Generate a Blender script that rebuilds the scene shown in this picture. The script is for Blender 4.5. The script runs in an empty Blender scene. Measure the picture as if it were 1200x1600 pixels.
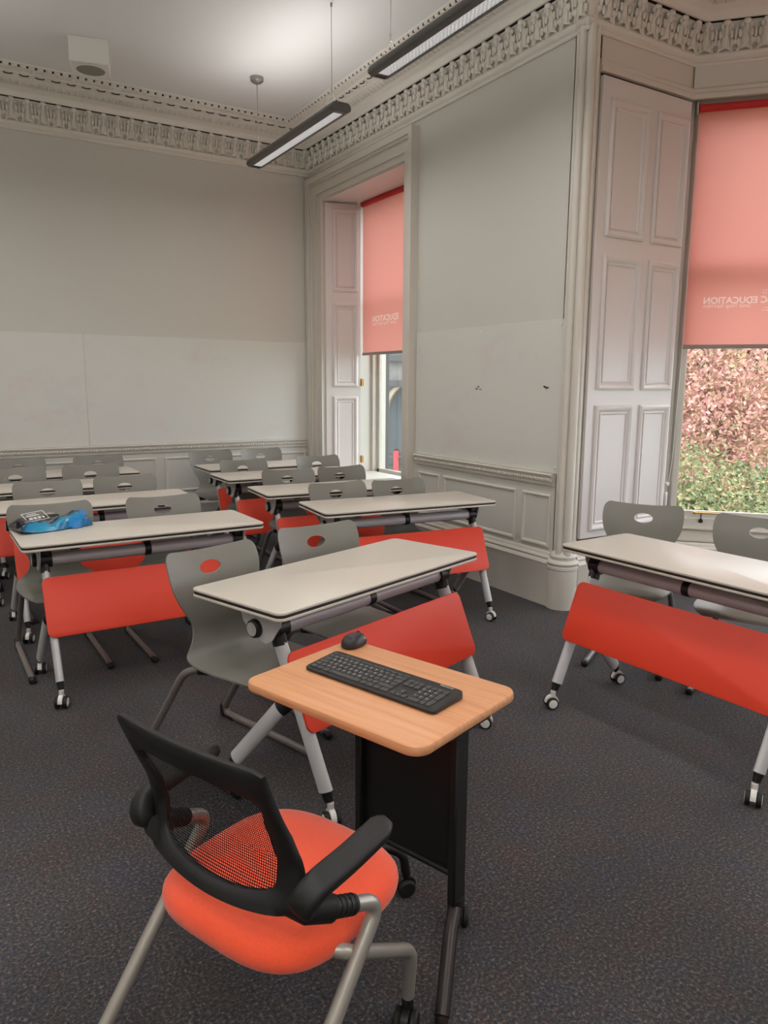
import bpy, bmesh, math, random
from mathutils import Vector, Matrix, noise
random.seed(7)
PI = math.pi
SC = bpy.context.scene
COL = SC.collection
R = math.radians

# ------------------------------------------------------------------ mesh builder
class MB:
    def __init__(s):
        s.v = []; s.f = []; s.m = []; s.uv = None
    def add(s, vs, fs, mat=0, M=None):
        o = len(s.v)
        for p in vs:
            p = Vector(p)
            s.v.append((M @ p) if M else p)
        for f in fs:
            s.f.append(tuple(i + o for i in f)); s.m.append(mat)
        return s
    def addbm(s, bm, mat=0, M=None):
        bm.verts.index_update()
        s.add([v.co.copy() for v in bm.verts], [[v.index for v in f.verts] for f in bm.faces], mat, M)
        bm.free(); return s
    def box(s, c, d, bev=0.0, mat=0, M=None, seg=1):
        bm = bmesh.new(); bmesh.ops.create_cube(bm, size=1)
        for v in bm.verts: v.co = Vector((v.co.x*d[0]+c[0], v.co.y*d[1]+c[1], v.co.z*d[2]+c[2]))
        if bev > 0: bmesh.ops.bevel(bm, geom=list(bm.edges), offset=min(bev, min(d)*.49), segments=seg, profile=.5, affect='EDGES')
        return s.addbm(bm, mat, M)
    def bx(s, x0, x1, y0, y1, z0, z1, bev=0.0, mat=0, M=None):
        return s.box(((x0+x1)/2, (y0+y1)/2, (z0+z1)/2), (abs(x1-x0), abs(y1-y0), abs(z1-z0)), bev, mat, M)
    def tube(s, pts, r, n=12, fillet=0.0, mat=0, ry=None, cap=True, M=None, up=None, taper=None, fs=5, sq=1.0):
        pts = [Vector(p) for p in pts]
        if fillet > 0 and len(pts) > 2:
            out = [pts[0]]
            for i in range(1, len(pts)-1):
                a, b, c = pts[i-1], pts[i], pts[i+1]
                u = (a-b); w = (c-b); fl = min(fillet, u.length*.48, w.length*.48)
                p0 = b+u.normalized()*fl; p1 = b+w.normalized()*fl
                for k in range(fs+1):
                    t = k/fs; out.append(p0*(1-t)**2 + b*2*t*(1-t) + p1*t*t)
            out.append(pts[-1]); pts = out
        N = len(pts); tang = []
        for i in range(N):
            t = (pts[min(i+1, N-1)]-pts[max(i-1, 0)]); tang.append(t.normalized())
        u = Vector(up) if up else Vector((0, 0, 1))
        if abs(u.dot(tang[0])) > .95: u = Vector((1, 0, 0))
        u = (u - tang[0]*u.dot(tang[0])).normalized()
        vs = []; fs_ = []
        for i in range(N):
            t = tang[i]; u = (u - t*u.dot(t)).normalized(); w = t.cross(u)
            k = taper(i/(N-1)) if taper else 1
            for j in range(n):
                a = 2*PI*j/n
                cu_, su_ = math.cos(a), math.sin(a)
                if sq != 1: cu_ = math.copysign(abs(cu_)**sq, cu_); su_ = math.copysign(abs(su_)**sq, su_)
                vs.append(pts[i] + u*cu_*(ry or r)*k + w*su_*r*k)
        for i in range(N-1):
            for j in range(n):
                fs_.append((i*n+j, i*n+(j+1) % n, (i+1)*n+(j+1) % n, (i+1)*n+j))
        if cap:
            fs_.append(tuple(range(n-1, -1, -1))); fs_.append(tuple((N-1)*n+j for j in range(n)))
        return s.add(vs, fs_, mat, M)
    def lathe(s, prof, n=24, mat=0, M=None, a0=0, a1=2*PI):
        full = abs(a1-a0-2*PI) < 1e-6; k = n if full else n+1
        vs = []; fs = []
        for (r, z) in prof:
            for j in range(k):
                a = a0+(a1-a0)*j/n; vs.append((r*math.cos(a), r*math.sin(a), z))
        for i in range(len(prof)-1):
            for j in range(n):
                b = (j+1) % k
                fs.append((i*k+j, i*k+b, (i+1)*k+b, (i+1)*k+j))
        if full:
            if prof[0][0] > 1e-6: fs.append(tuple(range(k-1, -1, -1)))
            if prof[-1][0] > 1e-6: fs.append(tuple((len(prof)-1)*k+j for j in range(k)))
        return s.add(vs, fs, mat, M)
    def loft(s, rings, mat=0, M=None, cap=True):
        n = len(rings[0]); vs = [p for r in rings for p in r]; fs = []
        for i in range(len(rings)-1):
            for j in range(n):
                fs.append((i*n+j, i*n+(j+1) % n, (i+1)*n+(j+1) % n, (i+1)*n+j))
        if cap:
            fs.append(tuple(range(n-1, -1, -1))); fs.append(tuple((len(rings)-1)*n+j for j in range(n)))
        return s.add(vs, fs, mat, M)
    def slab(s, w, d, r, z0, z1, bev=0.003, mat=0, M=None, seg=6):
        def ring(e, z): return [(x, y, z) for x, y in rrect(w-2*e, d-2*e, max(r-e, .001), seg)]
        return s.loft([ring(bev, z0), ring(bev*.3, z0+bev*.3), ring(0, z0+bev), ring(0, z1-bev), ring(bev*.3, z1-bev*.3), ring(bev, z1)], mat, M)
    def mesh(s, name, mats, angle=38):
        me = bpy.data.meshes.new(name)
        me.from_pydata([tuple(v) for v in s.v], [], s.f)
        for m in mats: me.materials.append(m)
        for p, m in zip(me.polygons, s.m): p.material_index = m
        me.validate(); me.update()
        bm = bmesh.new(); bm.from_mesh(me); bmesh.ops.recalc_face_normals(bm, faces=bm.faces); bm.to_mesh(me); bm.free()
        me.shade_smooth(); me.set_sharp_from_angle(angle=R(angle))
        return me
    def build(s, name, mats, parent=None, angle=38):
        if not isinstance(mats, (list, tuple)): mats = [mats]
        o = bpy.data.objects.new(name, s.mesh(name, mats, angle)); COL.objects.link(o)
        if parent: o.parent = parent
        return o

def rrect(w, d, r, seg=6):
    out = []
    for cx, cy, a in ((w/2-r, d/2-r, 0), (-w/2+r, d/2-r, 90), (-w/2+r, -d/2+r, 180), (w/2-r, -d/2+r, 270)):
        for k in range(seg+1):
            t = R(a+90*k/seg); out.append((cx+r*math.cos(t), cy+r*math.sin(t)))
    return out
def frame(o, ex, ey, ez):
    M = Matrix.Identity(4)
    for i, e in enumerate((ex, ey, ez)):
        for k in range(3): M[k][i] = e[k]
    for k in range(3): M[k][3] = o[k]
    return M
def T(*p): return Matrix.Translation(Vector(p))
def RZ(a): return Matrix.Rotation(a, 4, 'Z')
def RX(a): return Matrix.Rotation(a, 4, 'X')
def RY(a): return Matrix.Rotation(a, 4, 'Y')

def thing(name, label, cat, loc=(0, 0, 0), rz=0, group=None):
    o = bpy.data.objects.new(name, None); COL.objects.link(o); o.empty_display_size = .1
    o.location = loc; o.rotation_euler = (0, 0, rz)
    return tag(o, label, cat, group)
def tag(o, label, cat, group=None):
    o['label'] = label; o['category'] = cat
    if group: o['group'] = group
    return o
def struct(name, mb, mats, parent=None, angle=38):
    o = mb.build(name, mats, parent, angle)
    if not parent: o['kind'] = 'structure'
    return o
def dup(root, loc, rz, label):
    r = root.copy(); COL.objects.link(r); r.location = loc; r.rotation_euler = (0, 0, rz); r['label'] = label
    for ch in root.children:
        c = ch.copy(); COL.objects.link(c); c.parent = r
        for g in ch.children:
            d = g.copy(); COL.objects.link(d); d.parent = c
    return r

# ------------------------------------------------------------------ materials
def lin(c):
    return tuple((x/255/12.92 if x/255 <= .04045 else ((x/255+.055)/1.055)**2.4) for x in c) + (1,)
def mat(name, col, rough=.5, metal=0, noise_amt=0, nscale=8, bump=0, bscale=200, spec=.5, coat=0, sheen=0):
    m = bpy.data.materials.new(name); m.use_nodes = True; nt = m.node_tree; b = nt.nodes['Principled BSDF']
    c = lin(col)
    b.inputs['Base Color'].default_value = c; b.inputs['Roughness'].default_value = rough; b.inputs['Metallic'].default_value = metal
    b.inputs['Specular IOR Level'].default_value = spec
    if coat: b.inputs['Coat Weight'].default_value = coat
    if sheen: b.inputs['Sheen Weight'].default_value = sheen
    tc = nt.nodes.new('ShaderNodeTexCoord')
    if noise_amt:
        n = nt.nodes.new('ShaderNodeTexNoise'); n.inputs['Scale'].default_value = nscale; n.inputs['Detail'].default_value = 6
        nt.links.new(tc.outputs['Object'], n.inputs['Vector'])
        mx = nt.nodes.new('ShaderNodeMix'); mx.data_type = 'RGBA'
        mx.inputs['A'].default_value = tuple(x*(1-noise_amt) for x in c[:3])+(1,)
        mx.inputs['B'].default_value = tuple(min(1, x*(1+noise_amt)) for x in c[:3])+(1,)
        nt.links.new(n.outputs['Fac'], mx.inputs['Factor']); nt.links.new(mx.outputs['Result'], b.inputs['Base Color'])
    if bump:
        n2 = nt.nodes.new('ShaderNodeTexNoise'); n2.inputs['Scale'].default_value = bscale; n2.inputs['Detail'].default_value = 3
        nt.links.new(tc.outputs['Object'], n2.inputs['Vector'])
        bp = nt.nodes.new('ShaderNodeBump'); bp.inputs['Strength'].default_value = bump; bp.inputs['Distance'].default_value = .004
        nt.links.new(n2.outputs['Fac'], bp.inputs['Height']); nt.links.new(bp.outputs['Normal'], b.inputs['Normal'])
    return m
def ramp(nt, stops, fac):
    r = nt.nodes.new('ShaderNodeValToRGB'); e = r.color_ramp.elements
    while len(e) < len(stops): e.new(.5)
    for i, (p, c) in enumerate(stops): e[i].position = p; e[i].color = c if len(c) == 4 else lin(c)
    nt.links.new(fac, r.inputs['Fac']); return r

M = {}
M['wall'] = mat('wall_paint', (204, 201, 193), .75, noise_amt=.02, nscale=1.5, bump=.08, bscale=90)
M['ceiling'] = mat('ceiling_paint', (226, 226, 226), .85, noise_amt=.02, nscale=2)
M['trim'] = mat('trim_gloss_paint', (212, 206, 196), .38, noise_amt=.02, nscale=4, bump=.05, bscale=40)
M['shutter'] = mat('shutter_paint', (218, 211, 208), .35, noise_amt=.02, nscale=5, bump=.05, bscale=50)
M['plaster'] = mat('plaster_ornament', (222, 217, 208), .7, noise_amt=.04, nscale=20)
M['gap_shade'] = mat('painted_undercut_shade', (60, 55, 50), .9)  # dark colour painted in for the shade of the cornice gaps
M['table'] = mat('cream_laminate', (206, 198, 186), .36, noise_amt=.015, nscale=60)
M['core'] = mat('black_core_line', (38, 30, 26), .6)
M['orange'] = mat('orange_laminate', (220, 60, 33), .5, noise_amt=.02, nscale=30)
M['silver'] = mat('silver_paint', (204, 203, 204), .38, metal=.12, noise_amt=.02, nscale=30)
M['beam'] = mat('beam_paint', (190, 184, 187), .4, metal=.1)
M['black'] = mat('black_plastic', (24, 23, 24), .42, bump=.04, bscale=300)
M['tyre'] = mat('black_tread', (18, 18, 19), .6)
M['white_plastic'] = mat('white_plastic', (225, 222, 216), .35)
M['shell'] = mat('grey_polypropylene', (126, 124, 116), .42, noise_amt=.04, nscale=5, bump=.10, bscale=500)
M['shell_frame'] = mat('taupe_frame_paint', (122, 115, 112), .38, metal=.2)
M['glide'] = mat('black_glide', (26, 24, 25), .5)
M['champagne'] = mat('silver_taupe_tube', (172, 166, 158), .36, metal=.55, noise_amt=.03, nscale=20)
M['chair_black'] = mat('chair_black_plastic', (22, 21, 21), .55, bump=.05, bscale=400)
M['lect_black'] = mat('lectern_black_steel', (19, 18, 18), .55)
M['foot_brown'] = mat('lectern_foot_metal', (52, 45, 44), .36, metal=.4)
M['fixture'] = mat('graphite_housing', (98, 96, 94), .45, metal=.3)
M['steel'] = mat('brushed_steel', (160, 158, 152), .3, metal=.9)
M['wire'] = mat('wire_steel', (150, 147, 140), .4, metal=.6)
M['brass'] = mat('old_brass', (190, 150, 80), .35, metal=.8)
M['grille'] = mat('speaker_grille', (140, 137, 126), .8, bump=.5, bscale=500)
M['bar'] = mat('blind_bar_grey', (150, 138, 132), .5)
M['roller'] = mat('blind_roller_red', (200, 40, 36), .6)
M['key'] = mat('key_black', (64, 63, 63), .5)
M['kbd'] = mat('keyboard_body', (34, 32, 33), .5)
M['legend'] = mat('key_legend', (185, 185, 185), .6)
M['mouse'] = mat('mouse_plastic', (38, 36, 38), .42)
M['mark'] = mat('dry_marker_grey', (105, 103, 98), .8)
M['knobface'] = mat('knob_face_silver', (200, 198, 194), .35, metal=.3)
M['stone'] = mat('grey_sandstone', (116, 112, 108), .9, noise_amt=.25, nscale=6, bump=.4, bscale=20)
M['stone_dark'] = mat('weathered_sandstone', (78, 77, 80), .9, noise_amt=.2, nscale=5)
M['stone_pale'] = mat('pale_sandstone', (150, 132, 116), .9, noise_amt=.2, nscale=4)
M['darkwin'] = mat('dark_window_glass', (50, 54, 58), .15)
M['banner'] = mat('red_banner', (196, 70, 78), .8)
M['bark'] = mat('grey_bark', (120, 108, 100), .9, noise_amt=.2, nscale=10)
M['grass'] = mat('ground_grass', (96, 112, 66), .95, noise_amt=.3, nscale=2)

def carpet():
    m = bpy.data.materials.new('charcoal_fleck_carpet'); m.use_nodes = True; nt = m.node_tree; b = nt.nodes['Principled BSDF']
    b.inputs['Roughness'].default_value = .95; b.inputs['Specular IOR Level'].default_value = .15; b.inputs['Sheen Weight'].default_value = .12
    tc = nt.nodes.new('ShaderNodeTexCoord')
    n1 = nt.nodes.new('ShaderNodeTexNoise'); n1.inputs['Scale'].default_value = 105; n1.inputs['Detail'].default_value = 5; n1.inputs['Roughness'].default_value = .75
    n2 = nt.nodes.new('ShaderNodeTexNoise'); n2.inputs['Scale'].default_value = 95; n2.inputs['Detail'].default_value = 2
    n3 = nt.nodes.new('ShaderNodeTexNoise'); n3.inputs['Scale'].default_value = 1.3; n3.inputs['Detail'].default_value = 3
    mp = nt.nodes.new('ShaderNodeMapping'); mp.inputs['Location'].default_value = (3, 7, 1)
    nt.links.new(tc.outputs['Object'], mp.inputs['Vector'])
    for n in (n1, n3): nt.links.new(tc.outputs['Object'], n.inputs['Vector'])
    nt.links.new(mp.outputs['Vector'], n2.inputs['Vector'])
    r1 = ramp(nt, [(.30, (46, 48, 52)), (.44, (77, 80, 84)), (.54, (100, 101, 103)), (.64, (152, 149, 144)), (.74, (214, 206, 192))], n1.outputs['Fac'])
    r2 = ramp(nt, [(.34, (74, 70, 112)), (.44, (112, 108, 108)), (.56, (112, 106, 102)), (.64, (150, 84, 76)), (.75, (150, 128, 92))], n2.outputs['Fac'])
    mx = nt.nodes.new('ShaderNodeMix'); mx.data_type = 'RGBA'; mx.blend_type = 'SOFT_LIGHT'; mx.inputs['Factor'].default_value = .85
    nt.links.new(r1.outputs['Color'], mx.inputs['A']); nt.links.new(r2.outputs['Color'], mx.inputs['B'])
    r3 = ramp(nt, [(.3, (210, 210, 210)), (.7, (255, 255, 255))], n3.outputs['Fac'])
    mx2 = nt.nodes.new('ShaderNodeMix'); mx2.data_type = 'RGBA'; mx2.blend_type = 'MULTIPLY'; mx2.inputs['Factor'].default_value = 1
    nt.links.new(mx.outputs['Result'], mx2.inputs['A']); nt.links.new(r3.outputs['Color'], mx2.inputs['B'])
    n4 = nt.nodes.new('ShaderNodeTexNoise'); n4.inputs['Scale'].default_value = 5; n4.inputs['Detail'].default_value = 5; n4.inputs['Roughness'].default_value = .65
    nt.links.new(mp.outputs['Vector'], n4.inputs['Vector'])
    r4 = ramp(nt, [(.30, (178, 186, 212)), (.44, (188, 191, 196)), (.56, (194, 190, 183)), (.70, (214, 182, 178))], n4.outputs['Fac'])
    mx4 = nt.nodes.new('ShaderNodeMix'); mx4.data_type = 'RGBA'; mx4.blend_type = 'OVERLAY'; mx4.inputs['Factor'].default_value = .7
    nt.links.new(mx2.outputs['Result'], mx4.inputs['A']); nt.links.new(r4.outputs['Color'], mx4.inputs['B'])
    nt.links.new(mx4.outputs['Result'], b.inputs['Base Color'])
    bp = nt.nodes.new('ShaderNodeBump'); bp.inputs['Strength'].default_value = .7; bp.inputs['Distance'].default_value = .006
    nt.links.new(n1.outputs['Fac'], bp.inputs['Height']); nt.links.new(bp.outputs['Normal'], b.inputs['Normal'])
    return m
M['carpet'] = carpet()

def board_mat():
    m = bpy.data.materials.new('whiteboard_paint'); m.use_nodes = True; nt = m.node_tree; b = nt.nodes['Principled BSDF']
    b.inputs['Roughness'].default_value = .3
    tc = nt.nodes.new('ShaderNodeTexCoord')
    base = lin((212, 211, 205))
    prev = None
    cur = nt.nodes.new('ShaderNodeRGB'); cur.outputs[0].default_value = base; cur = cur.outputs[0]
    for sc, lo, hi, col, amt, off in ((1.3, .54, .74, (212, 184, 186), .5, 0), (1.1, .58, .80, (184, 186, 196), .4, 11), (2.6, .62, .82, (168, 166, 160), .35, 23)):
        mp = nt.nodes.new('ShaderNodeMapping'); mp.inputs['Location'].default_value = (off, off*.7, off*.3); mp.inputs['Scale'].default_value = (1, 1, 1.6)
        nt.links.new(tc.outputs['Object'], mp.inputs['Vector'])
        n = nt.nodes.new('ShaderNodeTexNoise'); n.inputs['Scale'].default_value = sc; n.inputs['Detail'].default_value = 8; n.inputs['Roughness'].default_value = .7
        nt.links.new(mp.outputs['Vector'], n.inputs['Vector'])
        r = ramp(nt, [(lo, (0, 0, 0, 1)), (hi, (amt, amt, amt, 1))], n.outputs['Fac'])
        mx = nt.nodes.new('ShaderNodeMix'); mx.data_type = 'RGBA'
        nt.links.new(r.outputs['Color'], mx.inputs['Factor']); nt.links.new(cur, mx.inputs['A']); mx.inputs['B'].default_value = lin(col)
        cur = mx.outputs['Result']
    nt.links.new(cur, b.inputs['Base Color'])
    return m
M['board'] = board_mat()

def beech():
    m = bpy.data.materials.new('beech_laminate'); m.use_nodes = True; nt = m.node_tree; b = nt.nodes['Principled BSDF']
    b.inputs['Roughness'].default_value = .4
    tc = nt.nodes.new('ShaderNodeTexCoord'); mp = nt.nodes.new('ShaderNodeMapping'); mp.inputs['Scale'].default_value = (3, 60, 60)
    nt.links.new(tc.outputs['Object'], mp.inputs['Vector'])
    n = nt.nodes.new('ShaderNodeTexNoise'); n.inputs['Scale'].default_value = 1; n.inputs['Detail'].default_value = 5
    nt.links.new(mp.outputs['Vector'], n.inputs['Vector'])
    r = ramp(nt, [(.3, (206, 142, 98)), (.5, (216, 154, 110)), (.7, (222, 162, 118))], n.outputs['Fac'])
    nt.links.new(r.outputs['Color'], b.inputs['Base Color'])
    return m
M['beech'] = beech()

def fabric_orange():
    m = mat('orange_upholstery', (246, 84, 46), .9, noise_amt=.12, nscale=160, bump=.35, bscale=600, sheen=.3)
    return m
M['fabric'] = fabric_orange()

def blind_mat():
    m = bpy.data.materials.new('coral_blind_fabric'); m.use_nodes = True; nt = m.node_tree
    for n in list(nt.nodes): nt.nodes.remove(n)
    out = nt.nodes.new('ShaderNodeOutputMaterial')
    d = nt.nodes.new('ShaderNodeBsdfDiffuse'); d.inputs['Color'].default_value = lin((228, 140, 124))
    t = nt.nodes.new('ShaderNodeBsdfTranslucent'); t.inputs['Color'].default_value = lin((241, 204, 196))
    mx = nt.nodes.new('ShaderNodeMixShader'); mx.inputs[0].default_value = .6
    nt.links.new(d.outputs[0], mx.inputs[1]); nt.links.new(t.outputs[0], mx.inputs[2]); nt.links.new(mx.outputs[0], out.inputs[0])
    return m
M['blind'] = blind_mat()
def letter_mat():
    m = bpy.data.materials.new('pale_print'); m.use_nodes = True; nt = m.node_tree
    for n in list(nt.nodes): nt.nodes.remove(n)
    out = nt.nodes.new('ShaderNodeOutputMaterial')
    d = nt.nodes.new('ShaderNodeBsdfDiffuse'); d.inputs['Color'].default_value = lin((250, 236, 230))
    t = nt.nodes.new('ShaderNodeBsdfTranslucent'); t.inputs['Color'].default_value = lin((247, 228, 222))
    mx = nt.nodes.new('ShaderNodeMixShader'); mx.inputs[0].default_value = .6
    nt.links.new(d.outputs[0], mx.inputs[1]); nt.links.new(t.outputs[0], mx.inputs[2]); nt.links.new(mx.outputs[0], out.inputs[0])
    return m
M['print'] = letter_mat()
def glass_mat():
    m = bpy.data.materials.new('clear_window_glass'); m.use_nodes = True; nt = m.node_tree
    for n in list(nt.nodes): nt.nodes.remove(n)
    out = nt.nodes.new('ShaderNodeOutputMaterial')
    t = nt.nodes.new('ShaderNodeBsdfTransparent'); t.inputs['Color'].default_value = (.94, .96, .95, 1)
    g = nt.nodes.new('ShaderNodeBsdfGlossy'); g.inputs['Roughness'].default_value = .02
    lw = nt.nodes.new('ShaderNodeLayerWeight'); lw.inputs['Blend'].default_value = .5
    pw = nt.nodes.new('ShaderNodeMath'); pw.operation = 'POWER'; nt.links.new(lw.outputs['Facing'], pw.inputs[0]); pw.inputs[1].default_value = 4.5
    fr = nt.nodes.new('ShaderNodeMath'); fr.operation = 'MULTIPLY_ADD'; nt.links.new(pw.outputs[0], fr.inputs[0]); fr.inputs[1].default_value = .9; fr.inputs[2].default_value = .025
    mx = nt.nodes.new('ShaderNodeMixShader')
    nt.links.new(fr.outputs[0], mx.inputs[0]); nt.links.new(t.outputs[0], mx.inputs[1]); nt.links.new(g.outputs[0], mx.inputs[2]); nt.links.new(mx.outputs[0], out.inputs[0])
    return m
M['glass'] = glass_mat()
def net_mat():
    m = bpy.data.materials.new('black_mesh_fabric'); m.use_nodes = True; nt = m.node_tree
    for n in list(nt.nodes): nt.nodes.remove(n)
    out = nt.nodes.new('ShaderNodeOutputMaterial')
    tc = nt.nodes.new('ShaderNodeTexCoord'); mp = nt.nodes.new('ShaderNodeMapping'); mp.inputs['Scale'].default_value = (185, 0, 185)
    nt.links.new(tc.outputs['Object'], mp.inputs['Vector'])
    sp = nt.nodes.new('ShaderNodeSeparateXYZ'); nt.links.new(mp.outputs[0], sp.inputs[0])
    def cell(sock, off=0):
        f = nt.nodes.new('ShaderNodeMath'); f.operation = 'FRACT'; nt.links.new(sock, f.inputs[0])
        a = nt.nodes.new('ShaderNodeMath'); a.operation = 'SUBTRACT'; nt.links.new(f.outputs[0], a.inputs[0]); a.inputs[1].default_value = .5
        b = nt.nodes.new('ShaderNodeMath'); b.operation = 'ABSOLUTE'; nt.links.new(a.outputs[0], b.inputs[0])
        c = nt.nodes.new('ShaderNodeMath'); c.operation = 'LESS_THAN'; nt.links.new(b.outputs[0], c.inputs[0]); c.inputs[1].default_value = .34
        return c.outputs[0]
    mul = nt.nodes.new('ShaderNodeMath'); mul.operation = 'MULTIPLY'
    nt.links.new(cell(sp.outputs['X']), mul.inputs[0]); nt.links.new(cell(sp.outputs['Z']), mul.inputs[1])
    d = nt.nodes.new('ShaderNodeBsdfDiffuse'); d.inputs['Color'].default_value = lin((24, 22, 22))
    t = nt.nodes.new('ShaderNodeBsdfTransparent')
    mx = nt.nodes.new('ShaderNodeMixShader')
    nt.links.new(mul.outputs[0], mx.inputs[0]); nt.links.new(d.outputs[0], mx.inputs[1]); nt.links.new(t.outputs[0], mx.inputs[2]); nt.links.new(mx.outputs[0], out.inputs[0])
    return m
M['net'] = net_mat()
def louvre_mat():
    m = bpy.data.materials.new('lit_louvre'); m.use_nodes = True; nt = m.node_tree; b = nt.nodes['Principled BSDF']
    b.inputs['Base Color'].default_value = (.8, .8, .8, 1)
    tc = nt.nodes.new('ShaderNodeTexCoord'); w = nt.nodes.new('ShaderNodeTexBrick')
    w.offset = .5; w.inputs['Scale'].default_value = 1; w.inputs['Brick Width'].default_value = .022; w.inputs['Row Height'].default_value = .016; w.inputs['Mortar Size'].default_value = .0035
    w.inputs['Color1'].default_value = (.86, .90, .93, 1); w.inputs['Color2'].default_value = (.72, .76, .78, 1); w.inputs['Mortar'].default_value = (.22, .23, .25, 1)
    nt.links.new(tc.outputs['Object'], w.inputs['Vector'])
    nt.links.new(w.outputs['Color'], b.inputs['Emission Color']); b.inputs['Emission Strength'].default_value = .62
    return m
M['louvre'] = louvre_mat()
def foliage_mat(name, bands):
    m = bpy.data.materials.new(name); m.use_nodes = True; nt = m.node_tree; b = nt.nodes['Principled BSDF']
    b.inputs['Roughness'].default_value = .7; b.inputs['Specular IOR Level'].default_value = .2
    tc = nt.nodes.new('ShaderNodeTexCoord')
    n = nt.nodes.new('ShaderNodeTexNoise'); n.inputs['Scale'].default_value = 1.1; n.inputs['Detail'].default_value = 8; n.inputs['Roughness'].default_value = .75
    nt.links.new(tc.outputs['Object'], n.inputs['Vector'])
    gi = nt.nodes.new('ShaderNodeNewGeometry')
    a = nt.nodes.new('ShaderNodeMath'); a.operation = 'MULTIPLY_ADD'; nt.links.new(gi.outputs['Random Per Island'], a.inputs[0]); a.inputs[1].default_value = .34; 
    nt.links.new(n.outputs['Fac'], a.inputs[2])
    sb = nt.nodes.new('ShaderNodeMath'); sb.operation = 'SUBTRACT'; nt.links.new(a.outputs[0], sb.inputs[0]); sb.inputs[1].default_value = .17
    r = ramp(nt, bands, sb.outputs[0])
    nt.links.new(r.outputs['Color'], b.inputs['Base Color'])
    return m
M['leaf_pink'] = foliage_mat('autumn_pink_leaves', [(.22, (112, 118, 84)), (.36, (164, 144, 110)), (.48, (188, 146, 126)), (.58, (186, 124, 122)), (.68, (194, 150, 138)), (.80, (214, 188, 168))])
M['leaf_green'] = foliage_mat('green_yellow_leaves', [(.22, (70, 88, 62)), (.38, (104, 120, 82)), (.5, (134, 138, 98)), (.62, (158, 144, 106)), (.74, (176, 132, 110))])

# ------------------------------------------------------------------ camera (solved from the photograph)
CAM = Vector((-3.5348, -7.2903, 1.4976))
p, yw, rl = -.1718, .5479, .0062
fw = Vector((math.sin(yw)*math.cos(p), math.cos(yw)*math.cos(p), math.sin(p)))
rt = Vector((math.cos(yw), -math.sin(yw), 0)); up = rt.cross(fw)
rt2 = rt*math.cos(rl)+up*math.sin(rl); up2 = up*math.cos(rl)-rt*math.sin(rl)
cd = bpy.data.cameras.new('camera'); cd.sensor_fit = 'VERTICAL'; cd.sensor_height = 36; cd.lens = 1154.23*36/1600; cd.clip_start = .02
co = bpy.data.objects.new('camera', cd); COL.objects.link(co)
co.matrix_world = frame(CAM, rt2, up2, -fw)
SC.camera = co

# ------------------------------------------------------------------ room shell
ZC = 3.96
XL, YB = -6.5, -10.5
WS, WT = .56, 3.34            # window sill / top
W2a = Vector((.99, -3.83)); W2d = Vector((.68, -.73)).normalized()
W2b = W2a + W2d*1.5
W3b = Vector((W2b.x, W2b.y-1.6))
W4b = Vector((W2a.x, W3b.y-(W2a.y-W2b.y)*1.0))
plan = [(XL, YB), (0, YB), (0, W4b.y-.03), (W4b.x, W4b.y-.03), (W4b.x, W4b.y), (W3b.x, W3b.y), (W2b.x, W2b.y), (W2a.x, W2a.y), (.99, -3.80), (0, -3.80), (0, 0), (XL, 0)]
def polyslab(poly, z0, z1):
    mb = MB(); n = len(poly)
    mb.add([(x, y, z0) for x, y in poly]+[(x, y, z1) for x, y in poly], [tuple(range(n-1, -1, -1)), tuple(range(n, 2*n))]+[(i, (i+1) % n, n+(i+1) % n, n+i) for i in range(n)])
    return mb
struct('floor', polyslab(plan, -.06, 0), M['carpet'])
struct('ceiling', polyslab(plan, ZC, ZC+.08), M['ceiling'])
struct('wall_back', MB().bx(XL-.3, .5, 0, .3, 0, ZC), M['wall'])
struct('wall_left', MB().bx(XL-.3, XL, YB-.3, 0, 0, ZC), M['wall'])
struct('wall_rear', MB().bx(XL, 0, YB-.3, YB, 0, ZC), M['wall'])
w = MB()
w.bx(0, .5, -.28, 0, 0, ZC); w.bx(0, .5, -1.88, -.28, 0, WS-.03); w.bx(0, .5, -1.88, -.28, 3.32, ZC); w.bx(0, .5, -3.72, -1.88, 0, ZC)
w.bx(.13, .95, -3.72, -3.62, 0, ZC)
struct('wall_right', w, M['wall'])
w = MB(); w.bx(0, .99, W4b.y-.2, W4b.y-.03, 0, ZC); w.bx(0, .3, YB, W4b.y-.2, 0, ZC)
struct('wall_right_rear', w, M['wall'])

def face_frame(a, b):      # local x along a->b, local y outward (away from room), z up
    d = (b-a).normalized(); return frame((a.x, a.y, 0), (d.x, d.y, 0), (-d.y, d.x, 0), (0, 0, 1)), (b-a).length

# bay walls: apron under and frieze over each bay window + piers
bw = MB()
for a, b in ((W2a, W2b), (W2b, W3b), (W3b, W4b)):
    Mx, L = face_frame(a, b)
    bw.bx(-.02, L+.02, .06, .3, 0, WS-.16, M=Mx); bw.bx(-.02, L+.02, .0, .3, WT+.08, ZC, M=Mx)
    bw.bx(-.12, .03, .06, .3, 0, ZC, M=Mx); bw.bx(L-.03, L+.12, .06, .3, 0, ZC, M=Mx)
struct('wall_bay', bw, M['trim'])
# recess frieze over the shutter, and below it
rv = MB()
rv.bx(.06, .99, -3.80, -3.72, 3.44, ZC); rv.bx(.06, .99, -3.80, -3.72, 0, .46)
struct('wall_recess', rv, M['trim'])

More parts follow.
